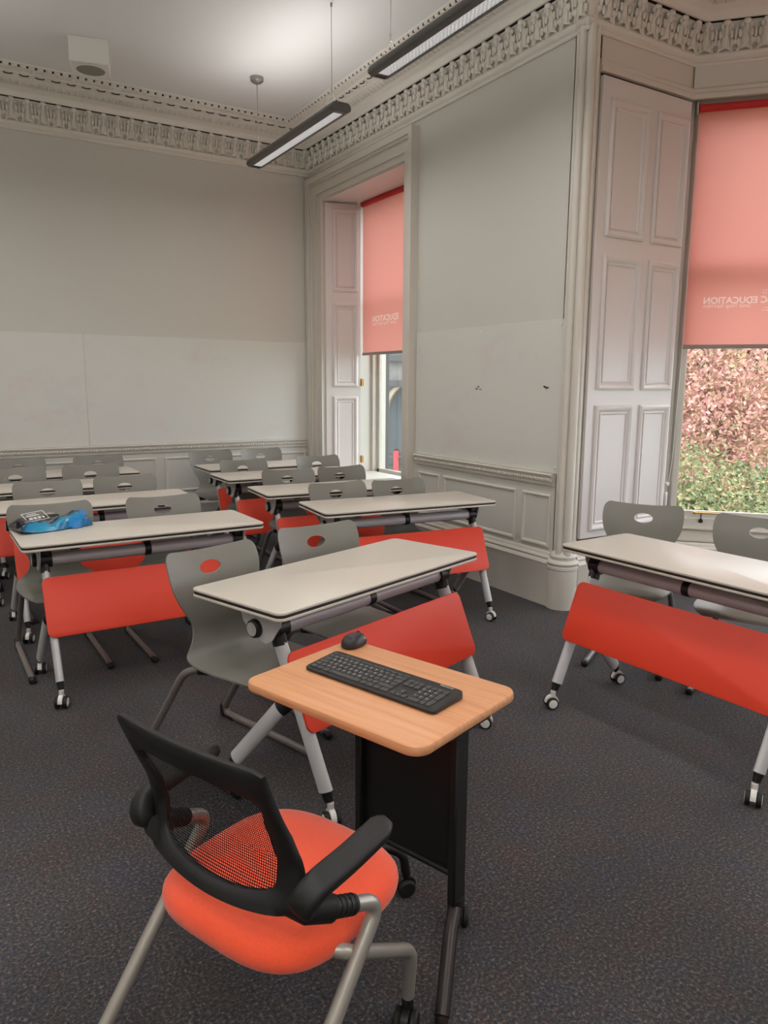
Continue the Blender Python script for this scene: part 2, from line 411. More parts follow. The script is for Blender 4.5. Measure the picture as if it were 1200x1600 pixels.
# ------------------------------------------------------------------ profile sweeps (cornice, rails, baseboards)
def sweep(mb, path, prof, mat=0):
    pts = [Vector(q) for q in path]; n = len(pts); nor = []
    for i in range(n-1):
        d = (pts[i+1]-pts[i]).normalized(); nor.append(Vector((d.y, -d.x)))   # right-hand side = into the room
    rows = []
    for i in range(n):
        if i == 0: m = nor[0]; k = 1
        elif i == n-1: m = nor[-1]; k = 1
        else:
            m = (nor[i-1]+nor[i]).normalized(); k = 1/max(.3, m.dot(nor[i]))
        rows.append([(pts[i].x+m.x*d*k, pts[i].y+m.y*d*k, z) for d, z in prof])
    P = len(prof); vs = [q for r in rows for q in r]; fs = []
    for i in range(n-1):
        for j in range(P-1): fs.append((i*P+j, (i+1)*P+j, (i+1)*P+j+1, i*P+j+1))
    fs.append(tuple(range(P))); fs.append(tuple((n-1)*P+j for j in range(P-1, -1, -1)))
    mb.add(vs, fs, mat)
cpath = [(XL, 0), (0, 0), (0, -3.80), (.99, -3.80), tuple(W2a+Vector((0, 0))), tuple(W2b), tuple(W3b), tuple(W4b)]
cpath = [(XL, 0), (0, 0), (0, -3.80), (.98, -3.80), tuple(W2b), tuple(W3b), tuple(W4b)]
cb = MB()
sweep(cb, cpath, [(0, 3.575), (.014, 3.575), (.020, 3.585), (.014, 3.597), (.022, 3.603), (.034, 3.612), (.040, 3.628), (.034, 3.642), (.026, 3.648), (.03, 3.66), (.034, 3.70), (.045, 3.76), (.07, 3.79), (.078, 3.792), (.078, 3.80)])
sweep(cb, cpath, [(.078, 3.795), (.062, 3.797), (.062, 3.808), (.10, 3.81)], 1)  # shadow gap above the leaves, painted dark
sweep(cb, cpath, [(.10, 3.803), (.115, 3.803), (.118, 3.818), (.125, 3.835), (.145, 3.852), (.175, 3.862), (.18, 3.870), (.25, 3.885), (.255, 3.892), (.275, 3.90), (.335, 3.91), (.34, 3.918), (.40, 3.925), (.405, 3.94), (.415, 3.944), (.42, 3.958), (.42, 3.97)])
def blob(mb, Mx, c, r, n=7, m_=5):
    vs = [(c[0], c[1], c[2]-r[2])]; fs = []
    for i in range(1, m_):
        t = -PI/2+PI*i/m_
        for k in range(n): vs.append((c[0]+r[0]*math.cos(t)*math.cos(2*PI*k/n), c[1]+r[1]*math.cos(t)*math.sin(2*PI*k/n), c[2]+r[2]*math.sin(t)))
    vs.append((c[0], c[1], c[2]+r[2])); L_ = len(vs)-1
    for k in range(n):
        fs.append((0, 1+(k+1) % n, 1+k)); fs.append((L_, L_-n+k, L_-n+(k+1) % n))
        for i in range(m_-2): fs.append((1+i*n+k, 1+i*n+(k+1) % n, 1+(i+1)*n+(k+1) % n, 1+(i+1)*n+k))
    mb.add(vs, fs, 0, Mx)
def acanthus(mb, Mx, wd, h):
    nu, nv = 9, 7; vs = []; fs = []
    for j in range(nv+1):
        v = j/nv
        hw = wd/2*(.95-.45*v)*(1-.22*abs(math.sin(v*PI*2.6)))
        for i in range(nu):
            u = i/(nu-1)*2-1
            vs.append((u*hw, .018+.036*v**1.6+.012*math.cos(u*PI*1.5)+.010*math.sin(v*PI*2.6)*abs(u), v*h*.92-.02*u*u))
    for j in range(nv):
        for i in range(nu-1): fs.append((j*nu+i, j*nu+i+1, (j+1)*nu+i+1, (j+1)*nu+i))
    mb.add(vs, fs, 0, Mx)
    blob(mb, Mx, (0, .054, h*.90), (.028, .022, .018)); blob(mb, Mx, (0, .050, h*.74), (.011, .016, .034))
    for sg in (-1, 1):
        blob(mb, Mx, (sg*.026, .046, h*.80), (.013, .014, .018)); blob(mb, Mx, (sg*.034, .032, h*.52), (.012, .014, .026)); blob(mb, Mx, (sg*.040, .020, h*.22), (.012, .012, .026)); blob(mb, Mx, (sg*.014, .022, h*.26), (.008, .012, .034))
segs = [((-3.9, 0), (-.04, 0)), ((0, -.04), (0, -3.84)), ((0.04, -3.80), (.95, -3.80)), (tuple(Vector((.98, -3.80))+W2d*.0), tuple(W2b))]
for k, (a, b) in enumerate(segs):
    a = Vector(a); b = Vector(b); d = (b-a).normalized(); nr = Vector((d.y, -d.x)); L = (b-a).length
    def MX(s_, off, z): 
        q = a+d*s_+nr*off; return frame((q.x, q.y, z), (d.x, d.y, 0), (nr.x, nr.y, 0), (0, 0, 1))
    n = max(1, round(L/.122)); st = L/n
    for i in range(n):
        acanthus(cb, MX((i+.5)*st, .030, 3.648), st*.98, .158)
        cb.lathe([(0, -.02), (.012, -.012), (.017, 0), (.012, .012), (0, .02)], 8, M=MX(i*st, .042, 3.69))
        # pointed tongues between leaves
        blob(cb, MX(i*st, .032, 3.66), (0, .02, .075), (.012, .016, .04))
    n = max(1, round(L/.055)); st = L/n
    for i in range(n):                    # small leaf-and-dart row
        s_ = (i+.5)*st
        for sg in (-1, 1):
            cb.add([(sg*.026, .185, 3.869-.002), (sg*.010, .185, 3.865), (0, .25, 3.883), (sg*.014, .252, 3.886), (sg*.012, .215, 3.866)], [(0, 1, 4), (1, 2, 4), (2, 3, 4), (3, 0, 4)], 0, MX(s_, 0, 0))
    n = max(1, round(L/.118)); st = L/n
    for i in range(n):                    # row of scallops, each with its undercut shade painted as a dark arc
        s_ = (i+.5)*st
        arc = [(.040*math.cos(t), .30-.030*math.sin(t)+.02, 3.903) for t in [PI*q/8 for q in range(9)]]
        cb.tube(arc, .007, 6, M=MX(s_, 0, 0), up=(0, 0, 1))
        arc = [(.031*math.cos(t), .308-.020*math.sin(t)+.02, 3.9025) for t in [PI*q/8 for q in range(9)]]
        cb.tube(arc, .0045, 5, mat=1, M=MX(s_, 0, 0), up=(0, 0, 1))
    n = max(1, round(L/.062)); st = L/n
    for i in range(n):                    # small beads against the ceiling
        s_ = (i+.5)*st
        cb.box((0, .410, 3.936), (st*.72, .02, .018), .004, M=MX(s_, 0, 0))
        cb.box((st*.5, .4095, 3.937), (st*.24, .014, .012), 0, mat=1, M=MX(s_, 0, 0))  # painted shade between the beads
        cb.box((0, .375, 3.920), (.012, .012, .008), 0, M=MX(s_, 0, 0))
struct('trim_1', cb, [M['plaster'], M['gap_shade']], angle=50)

# chair rail with rope bead, baseboards, dado panel mouldings
def railprof(z): return [(0, z-.085), (.012, z-.085), (.016, z-.075), (.016, z-.062), (.026, z-.055), (.026, z-.030), (.034, z-.022), (.040, z-.008), (.036, z), (0, z)]
rb = MB(); sweep(rb, [(XL, 0), (-.012, 0)], railprof(.91))
for i in range(150):
    x = -4.0+i*.0262
    if x < -.05: rb.box((x, -.030, .868), (.016, .012, .018), .004)
struct('trim_2', rb, M['trim'])
rb = MB(); sweep(rb, [(0, -2.03), (0, -3.69)], railprof(.91))
for i in range(63): rb.box((-.030, -2.05-i*.026, .868), (.012, .016, .018), .004)
struct('trim_3', rb, M['trim'])
def baseprof(): return [(0, .375), (.008, .375), (.016, .365), (.018, .352), (.024, .348), (.030, .335), (.026, .322), (.034, .312), (.040, .298), (.036, .288), (.036, 0), (0, 0)]
b = MB(); sweep(b, [(XL, 0), (-.012, 0)], baseprof()); struct('baseboard_back', b, M['trim'])
b = MB(); sweep(b, [(0, -2.03), (0, -3.71)], baseprof()); struct('baseboard_right', b, M['trim'])
def panel_frame(mb, Mx, x0, x1, z0, z1, w=.03, t=.014, steps=True):
    prof = [(0, 0), (0, t*.6), (w*.3, t), (w*.55, t*.85), (w*.8, t*.35), (w, 0)]
    cor = [(x0, z0), (x1, z0), (x1, z1), (x0, z1)]; inn = [(1, 1), (-1, 1), (-1, -1), (1, -1)]
    rows = []
    for (cx, cz), (ix, iz) in zip(cor, inn): rows.append([(cx+ix*o, h, cz+iz*o) for o, h in prof])
    P = len(prof); vs = [q for r in rows for q in r]; fs = []
    for i in range(4):
        k = (i+1) % 4
        for j in range(P-1): fs.append((i*P+j, k*P+j, k*P+j+1, i*P+j+1))
    mb.add(vs, fs, 0, Mx)
MBK = frame((0, 0, 0), (1, 0, 0), (0, -1, 0), (0, 0, 1))      # back wall: x along, y into room
MRT = frame((0, 0, 0), (0, -1, 0), (-1, 0, 0), (0, 0, 1))     # right wall: x = -Y
pf = MB()
for x0, x1 in ((-5.0, -3.55), (-3.45, -1.69), (-1.61, -.08)): panel_frame(pf, MBK, x0, x1, .43, .775, .028, .012)
struct('trim_4', pf, M['trim'])
pf = MB()
for x0, x1 in ((2.065, 2.375), (2.43, 3.315), (3.385, 3.665)): panel_frame(pf, MRT, x0, x1, .40, .765, .028, .012)
struct('trim_5', pf, M['trim'])

# clustered column at the end of the right wall
pc = MB()
ctr = (.035, -3.755)
pc.bx(0.0, .12, -3.80, -3.70, .30, 3.60)
for (x, y, r) in ((.0, -3.735, .020), (-.010, -3.772, .024), (.022, -3.812, .028), (.066, -3.816, .018)):
    pc.tube([(x, y, .33), (x, y, 3.62)], r, 14)
pc.lathe([(.10, 0), (.10, .27), (.104, .275), (.104, .292), (.094, .30), (.104, .306), (.108, .318), (.100, .332), (.086, .338), (.086, .35), (.092, .36), (.088, .372), (.074, .385), (.066, .40), (.0, .40)], 32, M=T(.045, -3.755, 0))
pc.lathe([(.0, 3.575), (.056, 3.575), (.062, 3.585), (.060, 3.60), (.074, 3.612), (.078, 3.628), (.070, 3.645), (.072, 3.70), (0, 3.70)], 28, M=T(.03, -3.765, 0))
struct('trim_6', pc, M['trim'])
# plinth blocks in the bay under the shutter
b = MB(); sweep(b, [(.11, -3.80), (.97, -3.80), tuple(W2a+W2d*1.45)], baseprof()); struct('baseboard_bay', b, M['trim'])

# architrave of window 1
ar = MB()
def arch_side(y0, y1, outer_hi):       # backband at outer edge, stepped inner face
    s = 1 if y1 > y0 else -1
    ar.bx(-.075, 0, y0, y0+s*.055, 0, 3.535)
    ar.bx(-.055, 0, y0+s*.055, y0+s*.075, 0, 3.48)
    ar.bx(-.035, 0, y0+s*.075, y0+s*.165, 0, 3.46)
    ar.bx(-.022, 0, y0+s*.165, y1, 0, 3.37)
arch_side(-2.005, -1.85, 0)
arch_side(-.018, -.275, 0)
ar.bx(-.075, 0, -1.950, -.073, 3.48, 3.535); ar.bx(-.055, 0, -1.930, -.093, 3.46, 3.48); ar.bx(-.035, 0, -1.840, -.183, 3.37, 3.46); ar.bx(-.022, 0, -1.85, -.275, 3.315, 3.37)
struct('trim_7', ar, M['trim'])

# ------------------------------------------------------------------ windows
def make_window(idx, Mx, L, depth=.10, stile=.06, zb=WS, zt=WT, mid=2.31):
    fr = MB()
    fr.bx(0, L, .02, depth, zb-.16, zb-.02, M=Mx); fr.bx(-.0, L, -.035, .06, zb-.185, zb-.165, .004, M=Mx); fr.bx(0, L, -.01, .03, zb-.10, zb-.085, .003, M=Mx)
    fr.bx(0, stile*.6, .0, depth+.06, zb-.1, zt+.08, M=Mx); fr.bx(L-stile*.6, L, .0, depth+.06, zb-.1, zt+.08, M=Mx)
    fr.bx(0, L, .0, depth+.06, zt, zt+.10, M=Mx)
    wroot = struct('window_%d' % idx, fr, M['trim'])
    s = MB(); t = .04
    s.bx(stile*.6, stile*.6+t, .055, .095, zb-.02, mid, .004, M=Mx); s.bx(L-stile*.6-t, L-stile*.6, .055, .095, zb-.02, mid, .004, M=Mx)
    s.bx(stile*.6, L-stile*.6, .055, .095, zb-.03, zb+.03, .004, M=Mx); s.bx(stile*.6, L-stile*.6, .055, .095, mid-.05, mid+.0, .004, M=Mx)
    s.build('lower_sash', M['trim'], wroot)
    s = MB()
    s.bx(stile*.6, stile*.6+t, .10, .14, mid-.03, zt, .004, M=Mx); s.bx(L-stile*.6-t, L-stile*.6, .10, .14, mid-.03, zt, .004, M=Mx)
    s.bx(stile*.6, L-stile*.6, .10, .14, zt-.06, zt, .004, M=Mx); s.bx(stile*.6, L-stile*.6, .10, .14, mid-.05, mid+.04, .004, M=Mx)
    s.build('upper_sash', M['trim'], wroot)
    g = MB(); g.bx(stile*.6+t, L-stile*.6-t, .072, .076, zb+.03, mid-.05, M=Mx); g.build('lower_pane', M['glass'], wroot)
    g = MB(); g.bx(stile*.6+t, L-stile*.6-t, .118, .122, mid+.04, zt-.06, M=Mx); g.build('upper_pane', M['glass'], wroot)
    return wroot
def text_mesh(body, size, xs=1.0, bold=0.0, align='LEFT'):
    cu = bpy.data.curves.new('t', 'FONT'); cu.body = body; cu.size = size; cu.extrude = .0004; cu.offset = bold; cu.align_x = align; cu.resolution_u = 3
    ob = bpy.data.objects.new('t', cu); COL.objects.link(ob)
    dg = bpy.context.evaluated_depsgraph_get(); me = bpy.data.meshes.new_from_object(ob.evaluated_get(dg))
    bpy.data.objects.remove(ob); bpy.data.curves.remove(cu)
    vs = [(v.co.x*xs, v.co.y, v.co.z) for v in me.vertices]; fs = [tuple(p.vertices) for p in me.polygons]
    bpy.data.meshes.remove(me)
    return vs, fs
def text_into(mb, body, size, Mx, width=None, mat=0, bold=0.0):
    vs, fs = text_mesh(body, size, 1, bold)
    if width:
        x0 = min(v[0] for v in vs); x1 = max(v[0] for v in vs); k = width/(x1-x0); vs = [((v[0]-x0)*k, v[1], v[2]) for v in vs]
    mb.add(vs, fs, mat, Mx)
def bool_cut(o, mb):
    cm = mb.mesh('cut', [M['print']]); bm = bmesh.new(); bm.from_mesh(cm); bmesh.ops.remove_doubles(bm, verts=bm.verts, dist=1e-6); bmesh.ops.recalc_face_normals(bm, faces=bm.faces); bm.to_mesh(cm); bm.free()
    co_ = bpy.data.objects.new('cut', cm); COL.objects.link(co_)
    md = o.modifiers.new('b', 'BOOLEAN'); md.object = co_; md.operation = 'DIFFERENCE'; md.solver = 'EXACT'; md.use_self = True; md.use_hole_tolerant = True
    dg = bpy.context.evaluated_depsgraph_get(); res = bpy.data.meshes.new_from_object(o.evaluated_get(dg))
    o.modifiers.clear(); m0 = o.data.materials[0]; o.data = res; res.materials.clear(); res.materials.append(m0); res.shade_flat()
    res.polygons.foreach_set('material_index', [0]*len(res.polygons))
    bpy.data.objects.remove(co_)
def make_blind(Mx, x0, x1, zt, zb, label, loc, name_x, txt):
    """Mx: local x along the window, y outward, z up. txt = (x of N edge, cap height, width of EDUCATION, z baseline, words)"""
    t = thing('roller_blind', label, 'blind', (0, 0, 0), 0, 'coral roller blinds')
    f = MB(); f.bx(x0+.02, x1-.02, .0, .0012, zb+.02, zt-.02, M=Mx); fab = f.build('blind_fabric', M['blind'], t); cut = MB()
    r = MB(); r.tube([(x0+.015, -.004, zt-.022), (x1-.015, -.004, zt-.022)], .024, 16, M=Mx); r.build('roller', M['roller'], t)
    for x in (x0+.004, x1-.004):
        b = MB(); b.box((x, .0, zt-.02), (.008, .055, .075), .004, M=Mx); b.build('bracket', M['white_plastic'], t)
    b = MB(); b.box(((x0+x1)/2, 0, zb+.012), (x1-x0-.03, .012, .028), .004, M=Mx); b.build('bottom_bar', M['bar'], t)
    if txt:
        xN, cap, wd, zbase, word, sub = txt
        DEEP = Matrix.Scale(4.5, 4, (0, 0, 1))
        sz = cap/.72; l = MB()
        kx = 1 if not word.startswith('SC') else 1.33
        MM = Mx @ frame((xN+wd*kx, .0006, zbase), (-1, 0, 0), (0, 0, 1), (0, 1, 0))
        text_into(l, word, sz, MM, wd*kx, bold=.0014); text_into(cut, word, sz, MM @ DEEP, wd*kx, bold=.0014); l.build('printed_heading', M['print'], t); l = MB()
        MM = Mx @ frame((xN+wd*.93, .0006, zbase-cap*.62), (-1, 0, 0), (0, 0, 1), (0, 1, 0))
        text_into(l, sub, sz*.60, MM, wd*.93, bold=.0003); text_into(cut, sub, sz*.60, MM @ DEEP, wd*.93, bold=.0003); l.build('printed_tagline', M['print'], t); l = MB()
        if kx > 1:           # dotted emblem round the first letters, cut by the frame edge
            for rows_ in ((0, 1), (7, 8)):
                l = MB()
                for i in range(6):
                    for j in rows_:
                        if (i*5+j*3) % 4 == 3: continue
                        MM = Mx @ frame((xN+.368+i*.015+.008*abs(j-4)/4, .0006, zbase-.050+j*.0165), (1, 0, 0), (0, 0, 1), (0, 1, 0)); l.lathe([(0, -.0004), (.0045, -.0004), (.0045, .0004), (0, .0004)], 8, M=MM); cut.lathe([(0, -.003), (.0045, -.003), (.0045, .003), (0, .003)], 8, M=MM)
                l.build('printed_emblem', M['print'], t)
        bool_cut(fab, cut)
    return t
# window 1 (in the right wall): plane x = .42, y from -.42 to -1.76
a1 = Vector((.41, -.41)); b1 = Vector((.41, -1.75))
MW1, L1 = face_frame(a1, b1)
MW1B, L1B = face_frame(Vector((.41, -.335)), Vector((.41, -1.825)))
make_window(1, MW1B @ T(0, .13, 0), L1B)
ln = MB(); ln.bx(-.03, .0, -.045, .24, WS-.02, 3.32, M=MW1B); ln.bx(L1B, L1B+.03, .0, .24, WS-.02, 3.32, M=MW1B); ln.bx(-.03, L1B+.03, .0, .24, 3.30, 3.32, M=MW1B); ln.bx(-.03, L1B+.03, -.01, .14, WS-.03, WS, M=MW1B); struct('trim_13', ln, M['trim'])
MBL = MW1 @ T(0, -.03, 0)
blind1 = make_blind(MBL, .0, L1, 3.30, 1.79, 'coral roller blind half drawn in the narrow window by the back corner', None, 0, (.215, .058, .49, 2.115, 'EDUCATION', 'Great Things Start Here'))
# window sill board, soffit and jamb linings
sl = MB(); sl.bx(0.002, .41, -1.80, -.34, WS-.03, WS, .003); struct('trim_8', sl, M['trim'])
sf = MB(); sf.bx(0.0, .5, -1.87, -.29, 3.30, 3.32); struct('trim_9', sf, M['shutter'])
js = MB()
for sg, y0 in ((1, -.345), (-1, -1.815)):
    poly = [(.645, y0), (.80, y0+sg*.065), (.80, y0+sg*.5), (.56, y0+sg*.5), (.56, y0+sg*.04), (.645, y0+sg*.02)]
    js.loft([[(x, y, z) for x, y in poly] for z in (WS-.4, 3.6)])
js.bx(.66, .90, -1.80, -.36, WS-.4, WS-.06); js.bx(.66, .80, -1.80, -.36, 3.42, 3.6)
struct('wall_outer', js, M['stone_dark'])
# bay windows
W = {}
for idx, (a, b) in ((2, (W2a, W2b)), (3, (W2b, W3b)), (4, (W3b, W4b))):
    Mx, L = face_frame(a, b); make_window(idx, Mx @ T(0, .06, 0), L); W[idx] = (Mx @ T(0, .03, 0), L)
blind2 = make_blind(W[2][0], .012, W[2][1]-.012, 3.345, 1.755, 'coral roller blind half drawn in the large bay window', None, 0, (.145, .044, .322, 2.058, 'SC EDUCATION', 'Great Things Start Here'))
make_blind(W[3][0], .03, W[3][1]-.03, 3.345, 1.755, 'coral roller blind in the middle bay window', None, 0, None)
make_blind(W[4][0], .012, W[4][1]-.012, 3.345, 1.755, 'coral roller blind in the rear bay window', None, 0, None)
# head moulding over the bay windows and the shutter
hm = MB(); sweep(hm, [(.10, -3.80), (.98, -3.80), tuple(W2b), tuple(W3b), tuple(W4b)], [(0, 3.37), (.03, 3.37), (.034, 3.38), (.034, 3.40), (.024, 3.41), (.028, 3.43), (.012, 3.445), (0, 3.445)])
struct('trim_10', hm, M['trim'])
# brass sash lift on window 2
sl = thing('sash_lift', 'brass bar and hook fastener on the bay window sill', 'window fastener', (0, 0, 0))
Mx = W[2][0]
q = MB(); q.tube([(.20, .05, WS+.022), (.40, .05, WS+.022)], .006, 8, M=Mx); q.lathe([(0, -.012), (.012, -.006), (.012, .006), (0, .012)], 10, M=Mx @ T(.20, .045, WS+.022)); q.build('bar', M['brass'], sl)
q = MB(); q.box((.245, .040, WS-.035), (.03, .02, .03), .008, M=Mx); q.tube([(.245, .045, WS+.02), (.245, .035, WS-.03)], .004, 6, M=Mx); q.build('hook', M['lect_black'], sl)

# ------------------------------------------------------------------ shutters
def shutter_leaf_set(name, label, Mx, cols, z0, z1, rows, t=.03, hinges=()):
    sroot = thing(name, label, 'window shutter')
    for (x0, x1) in cols:
        mb = MB(); mb.bx(x0, x1, 0, t, z0, z1, .003, M=Mx)
        lf = mb.build('shutter_leaf', M['shutter'], sroot)
        for (r0, r1, px0, px1) in rows:
            pm = MB(); a, c = x0+px0, x1-px1
            # moulded border: outer fillet, ogee and a slightly raised field
            MF = Mx @ frame((0, 0, 0), (1, 0, 0), (0, -1, 0), (0, 0, 1))
            panel_frame(pm, MF, a, c, r0, r1, .044, .019)
            panel_frame(pm, MF, a+.046, c-.046, r0+.048, r1-.048, .016, .009)
            pm.build('moulded_panel', M['shutter'], lf)
    for (x, z) in hinges:
        hb = MB(); hb.tube([(x, -.006, z-.04), (x, -.006, z+.04)], .008, 8, M=Mx); hb.box((x, -.001, z), (.035, .004, .07), 0, M=Mx)
        hb.build('hinge', M['brass'], sroot)
    return sroot
rows3 = [(2.425, 3.235), (1.465, 2.315), (.525, 1.365)]
MSB = frame((0, -3.802, 0), (1, 0, 0), (0, 1, 0), (0, 0, 1))
MSB = frame((0, -3.80, 0), (1, 0, 0), (0, 1, 0), (0, 0, 1)) @ T(0, -.028, 0)
shutter_leaf_set('bay_shutter', 'tall white panelled shutter folded back beside the bay window', MSB, [(.118, .955)], .475, 3.352, [(r0, r1, .075, .405) for r0, r1 in rows3]+[(r0, r1, .505, .022) for r0, r1 in rows3], t=.026)
dr = Vector((.385, -.12)).normalized()
MS1 = frame((.004, -.292, 0), (dr.x, dr.y, 0), (-dr.y, dr.x, 0), (0, 0, 1))
shutter_leaf_set('window_shutter', 'white panelled shutter folded in the narrow window by the back corner', MS1, [(.012, .385)], .57, 3.285, [(r0, r1, .075, .035) for r0, r1 in rows3], t=.02, hinges=((.395, 1.51), (.395, .70)))
dr2 = Vector((.385, .10)).normalized()
# facing splay on the near jamb (plain boxed lining)
MS2 = frame((.004, -1.868, 0), (dr2.x, dr2.y, 0), (dr2.y, -dr2.x, 0), (0, 0, 1))
j2 = MB(); j2.bx(.0, .39, 0, .02, .56, 3.30, M=MS2); struct('trim_11', j2, M['shutter'])
# chain cleat of the bay blind
q = MB(); q.box((.955, -.012, .69), (.022, .02, .10), .006, M=frame((0, -3.829, 0), (1, 0, 0), (0, 1, 0), (0, 0, 1)))
q.lathe([(0, -.012), (.014, -.01), (.014, .01), (0, .012)], 12, M=T(.955, -3.845, .80) @ RX(PI/2))
q.tube([(.965, -3.85, .80), (.985, -3.852, 1.0), (1.0, -3.855, 1.7), (1.0, -3.855, 3.28)], .002, 5)
q.build('chain_guide', M['white_plastic'], blind2)

# ------------------------------------------------------------------ whiteboards
def board(name, Mx, x0, x1, z0, z1, label, marks=()):
    t = thing(name, label, 'whiteboard', (0, 0, 0), 0, 'white writing boards on the walls')
    m = MB(); m.bx(x0, x1, 0.0005, .006, z0, z1, .0015, M=Mx); m.build('writing_surface', M['board'], t)
    for x in (x0+.04, (x0+x1)/2, x1-.04):
        for z in (z1-.035, z0+.04):
            s = MB(); s.lathe([(.008, 0), (.008, .004), (.004, .006), (0, .006)], 10, M=Mx @ T(x, .006, z) @ RX(-PI/2)); s.build('screw_cap', M['white_plastic'], t)
    if marks:
        for (x, z, n) in marks:
            k = MB()
            for i in range(n):
                k.box((x+random.uniform(-.03, .03), .0066, z+random.uniform(-.012, .012)), (random.uniform(.008, .022), .001, random.uniform(.006, .014)), 0, M=Mx)
            k.build('torn_tape', M['mark'], t)
board('whiteboard', MBK, -5.2, -2.298, .912, 1.925, 'white writing board on the back wall, left of the vertical seam')
board('whiteboard', MBK, -2.288, -.022, .912, 1.925, 'white writing board on the back wall, between the seam and the corner')
board('whiteboard', MRT, 2.012, 3.735, .912, 1.918, 'white writing board on the right wall between window and column', ((2.853, 1.472, 7), (3.58, 1.483, 6)))
st = MB(); st.bx(-2.2985, -2.2875, .001, .009, .912, 1.93, .002, M=MBK); struct('trim_12', st, M['trim'])

# ------------------------------------------------------------------ pendant lights + ceiling speaker
def pendant(x, y0, y1, z, label, rose, k=1.0):
    L = y0-y1; t = thing('pendant_light', label, 'ceiling light', (x, (y0+y1)/2, z), 0, 'linear pendant lights')
    h = MB(); hw = .073
    pr = [(-hw*.62, 0), (-hw*.97, .012), (-hw, .03), (-hw*.85, .052), (-hw*.6, .06), (-hw*.6, .056), (hw*.6, .056), (hw*.6, .06), (hw*.85, .052), (hw, .03), (hw*.97, .012), (hw*.62, 0), (hw*.5, 0), (hw*.5, .006), (-hw*.5, .006), (-hw*.5, 0)]
    h.loft([[(a, yy, b) for a, b in pr] for yy in (-L/2+.02, L/2-.02)])
    pr2 = [(-hw*.62, 0), (-hw*.97, .012), (-hw, .03), (-hw*.85, .052), (-hw*.6, .06), (hw*.6, .06), (hw*.85, .052), (hw, .03), (hw*.97, .012), (hw*.62, 0)]
    for s in (-1, 1): h.loft([[(a, s*(L/2-.02), b) for a, b in pr2], [(a, s*(L/2-.006), b) for a, b in pr2], [(a*.96, s*L/2, .004+b*.9) for a, b in pr2]])
    h.build('housing', M['fixture'], t)
    l = MB(); l.bx(-hw*.5, hw*.5, -L/2+.06, L/2-.06, .004, .0055); l.build('louvre', M['louvre'], t)
    for s in (-1, 1):
        wv = MB(); ye = s*(L/2-.14)
        top = ZC-z
        if s > 0 and rose: wv.tube([(.03, L/2-.02, .05), (.035, L/2-.01, top-.03)], .003, 6); wv.build('power_cable', M['wire'], t); continue
        wv.tube([(0, ye, .16), (0, ye, top)], .0022, 6)
        for q in (-.055, .055): wv.tube([(q, ye, .055), (0, ye, .165)], .0016, 5)
        wv.tube([(0, ye, .15), (0, ye, .19)], .005, 8); wv.lathe([(0, top-.02), (.008, top-.02), (.008, top), (0, top)], 8, M=T(0, ye, 0))
        wv.build('suspension_wire', M['wire'], t)
    if rose:
        r = MB(); r.lathe([(.0, top-.05), (.03, top-.046), (.052, top-.03), (.055, top-.012), (.055, top-.001), (0, top-.001)], 20, M=T(.035, L/2-.01, 0)); r.build('ceiling_rose', M['steel'], t)
    for nm, rot, pw, zz, wdt in (('up', PI, UPW, .075, .09), ('down', 0, DNW, -.004, .06)):
        ld = bpy.data.lights.new('pendant_'+nm, 'AREA'); ld.shape = 'RECTANGLE'; ld.size = wdt; ld.size_y = L-.15; ld.energy = pw*k; ld.color = LCOL
        lo = bpy.data.objects.new('lamp_tube_'+nm, ld); COL.objects.link(lo); lo.parent = t; lo.location = (0, 0, zz); lo.rotation_euler = (rot, 0, 0)
    return t
UPW, DNW, LCOL = 7.5, 12.5, (1.0, .975, .94)
pendant(-1.06, -1.13, -2.67, 3.26, 'grey linear pendant lamp hanging nearest the back corner', True, .78)
pendant(-1.13, -3.25, -4.80, 3.26, 'grey linear pendant lamp cut off by the top of the photo', False, .78)
for (x, y, lb) in ((-1.1, -5.4, 'third pendant lamp of the window side row, unseen and added for fill'), (-3.75, -1.2, 'grey linear pendant lamp of the middle row nearest the back wall'), (-3.75, -3.4, 'second grey linear pendant lamp of the middle row'), (-3.75, -5.6, 'grey linear pendant lamp of the middle row nearest the bay'), (-5.6, -2.4, 'added unseen fill pendant on the far left near the back wall'), (-5.6, -5.0, 'second added unseen fill pendant on the far left'), (-1.1, -7.75, 'added unseen fill pendant by the rear wall, window side'), (-3.75, -7.9, 'added unseen fill pendant by the rear wall, middle'), (-5.6, -7.6, 'added unseen fill pendant by the rear wall, far left')):
    pendant(x, y, y-1.54, 3.26, lb, False, 2.2 if y < -7 else 1.1)  # out of view, added for fill; the middle row follows the ceiling glow
sp = thing('ceiling_speaker', 'white box loudspeaker with round grille on the ceiling', 'speaker', (-2.30, -1.03, ZC), R(-15))
b = MB(); b.box((0, 0, -.085), (.27, .27, .17), .004)
b.lathe([(.118, -.172), (.118, -.176), (.105, -.178), (.100, -.172)], 32); b.build('housing', M['white_plastic'], sp)
b = MB(); b.lathe([(.102, -.171), (.102, -.174), (0, -.176)], 32); b.build('grille', M['grille'], sp)

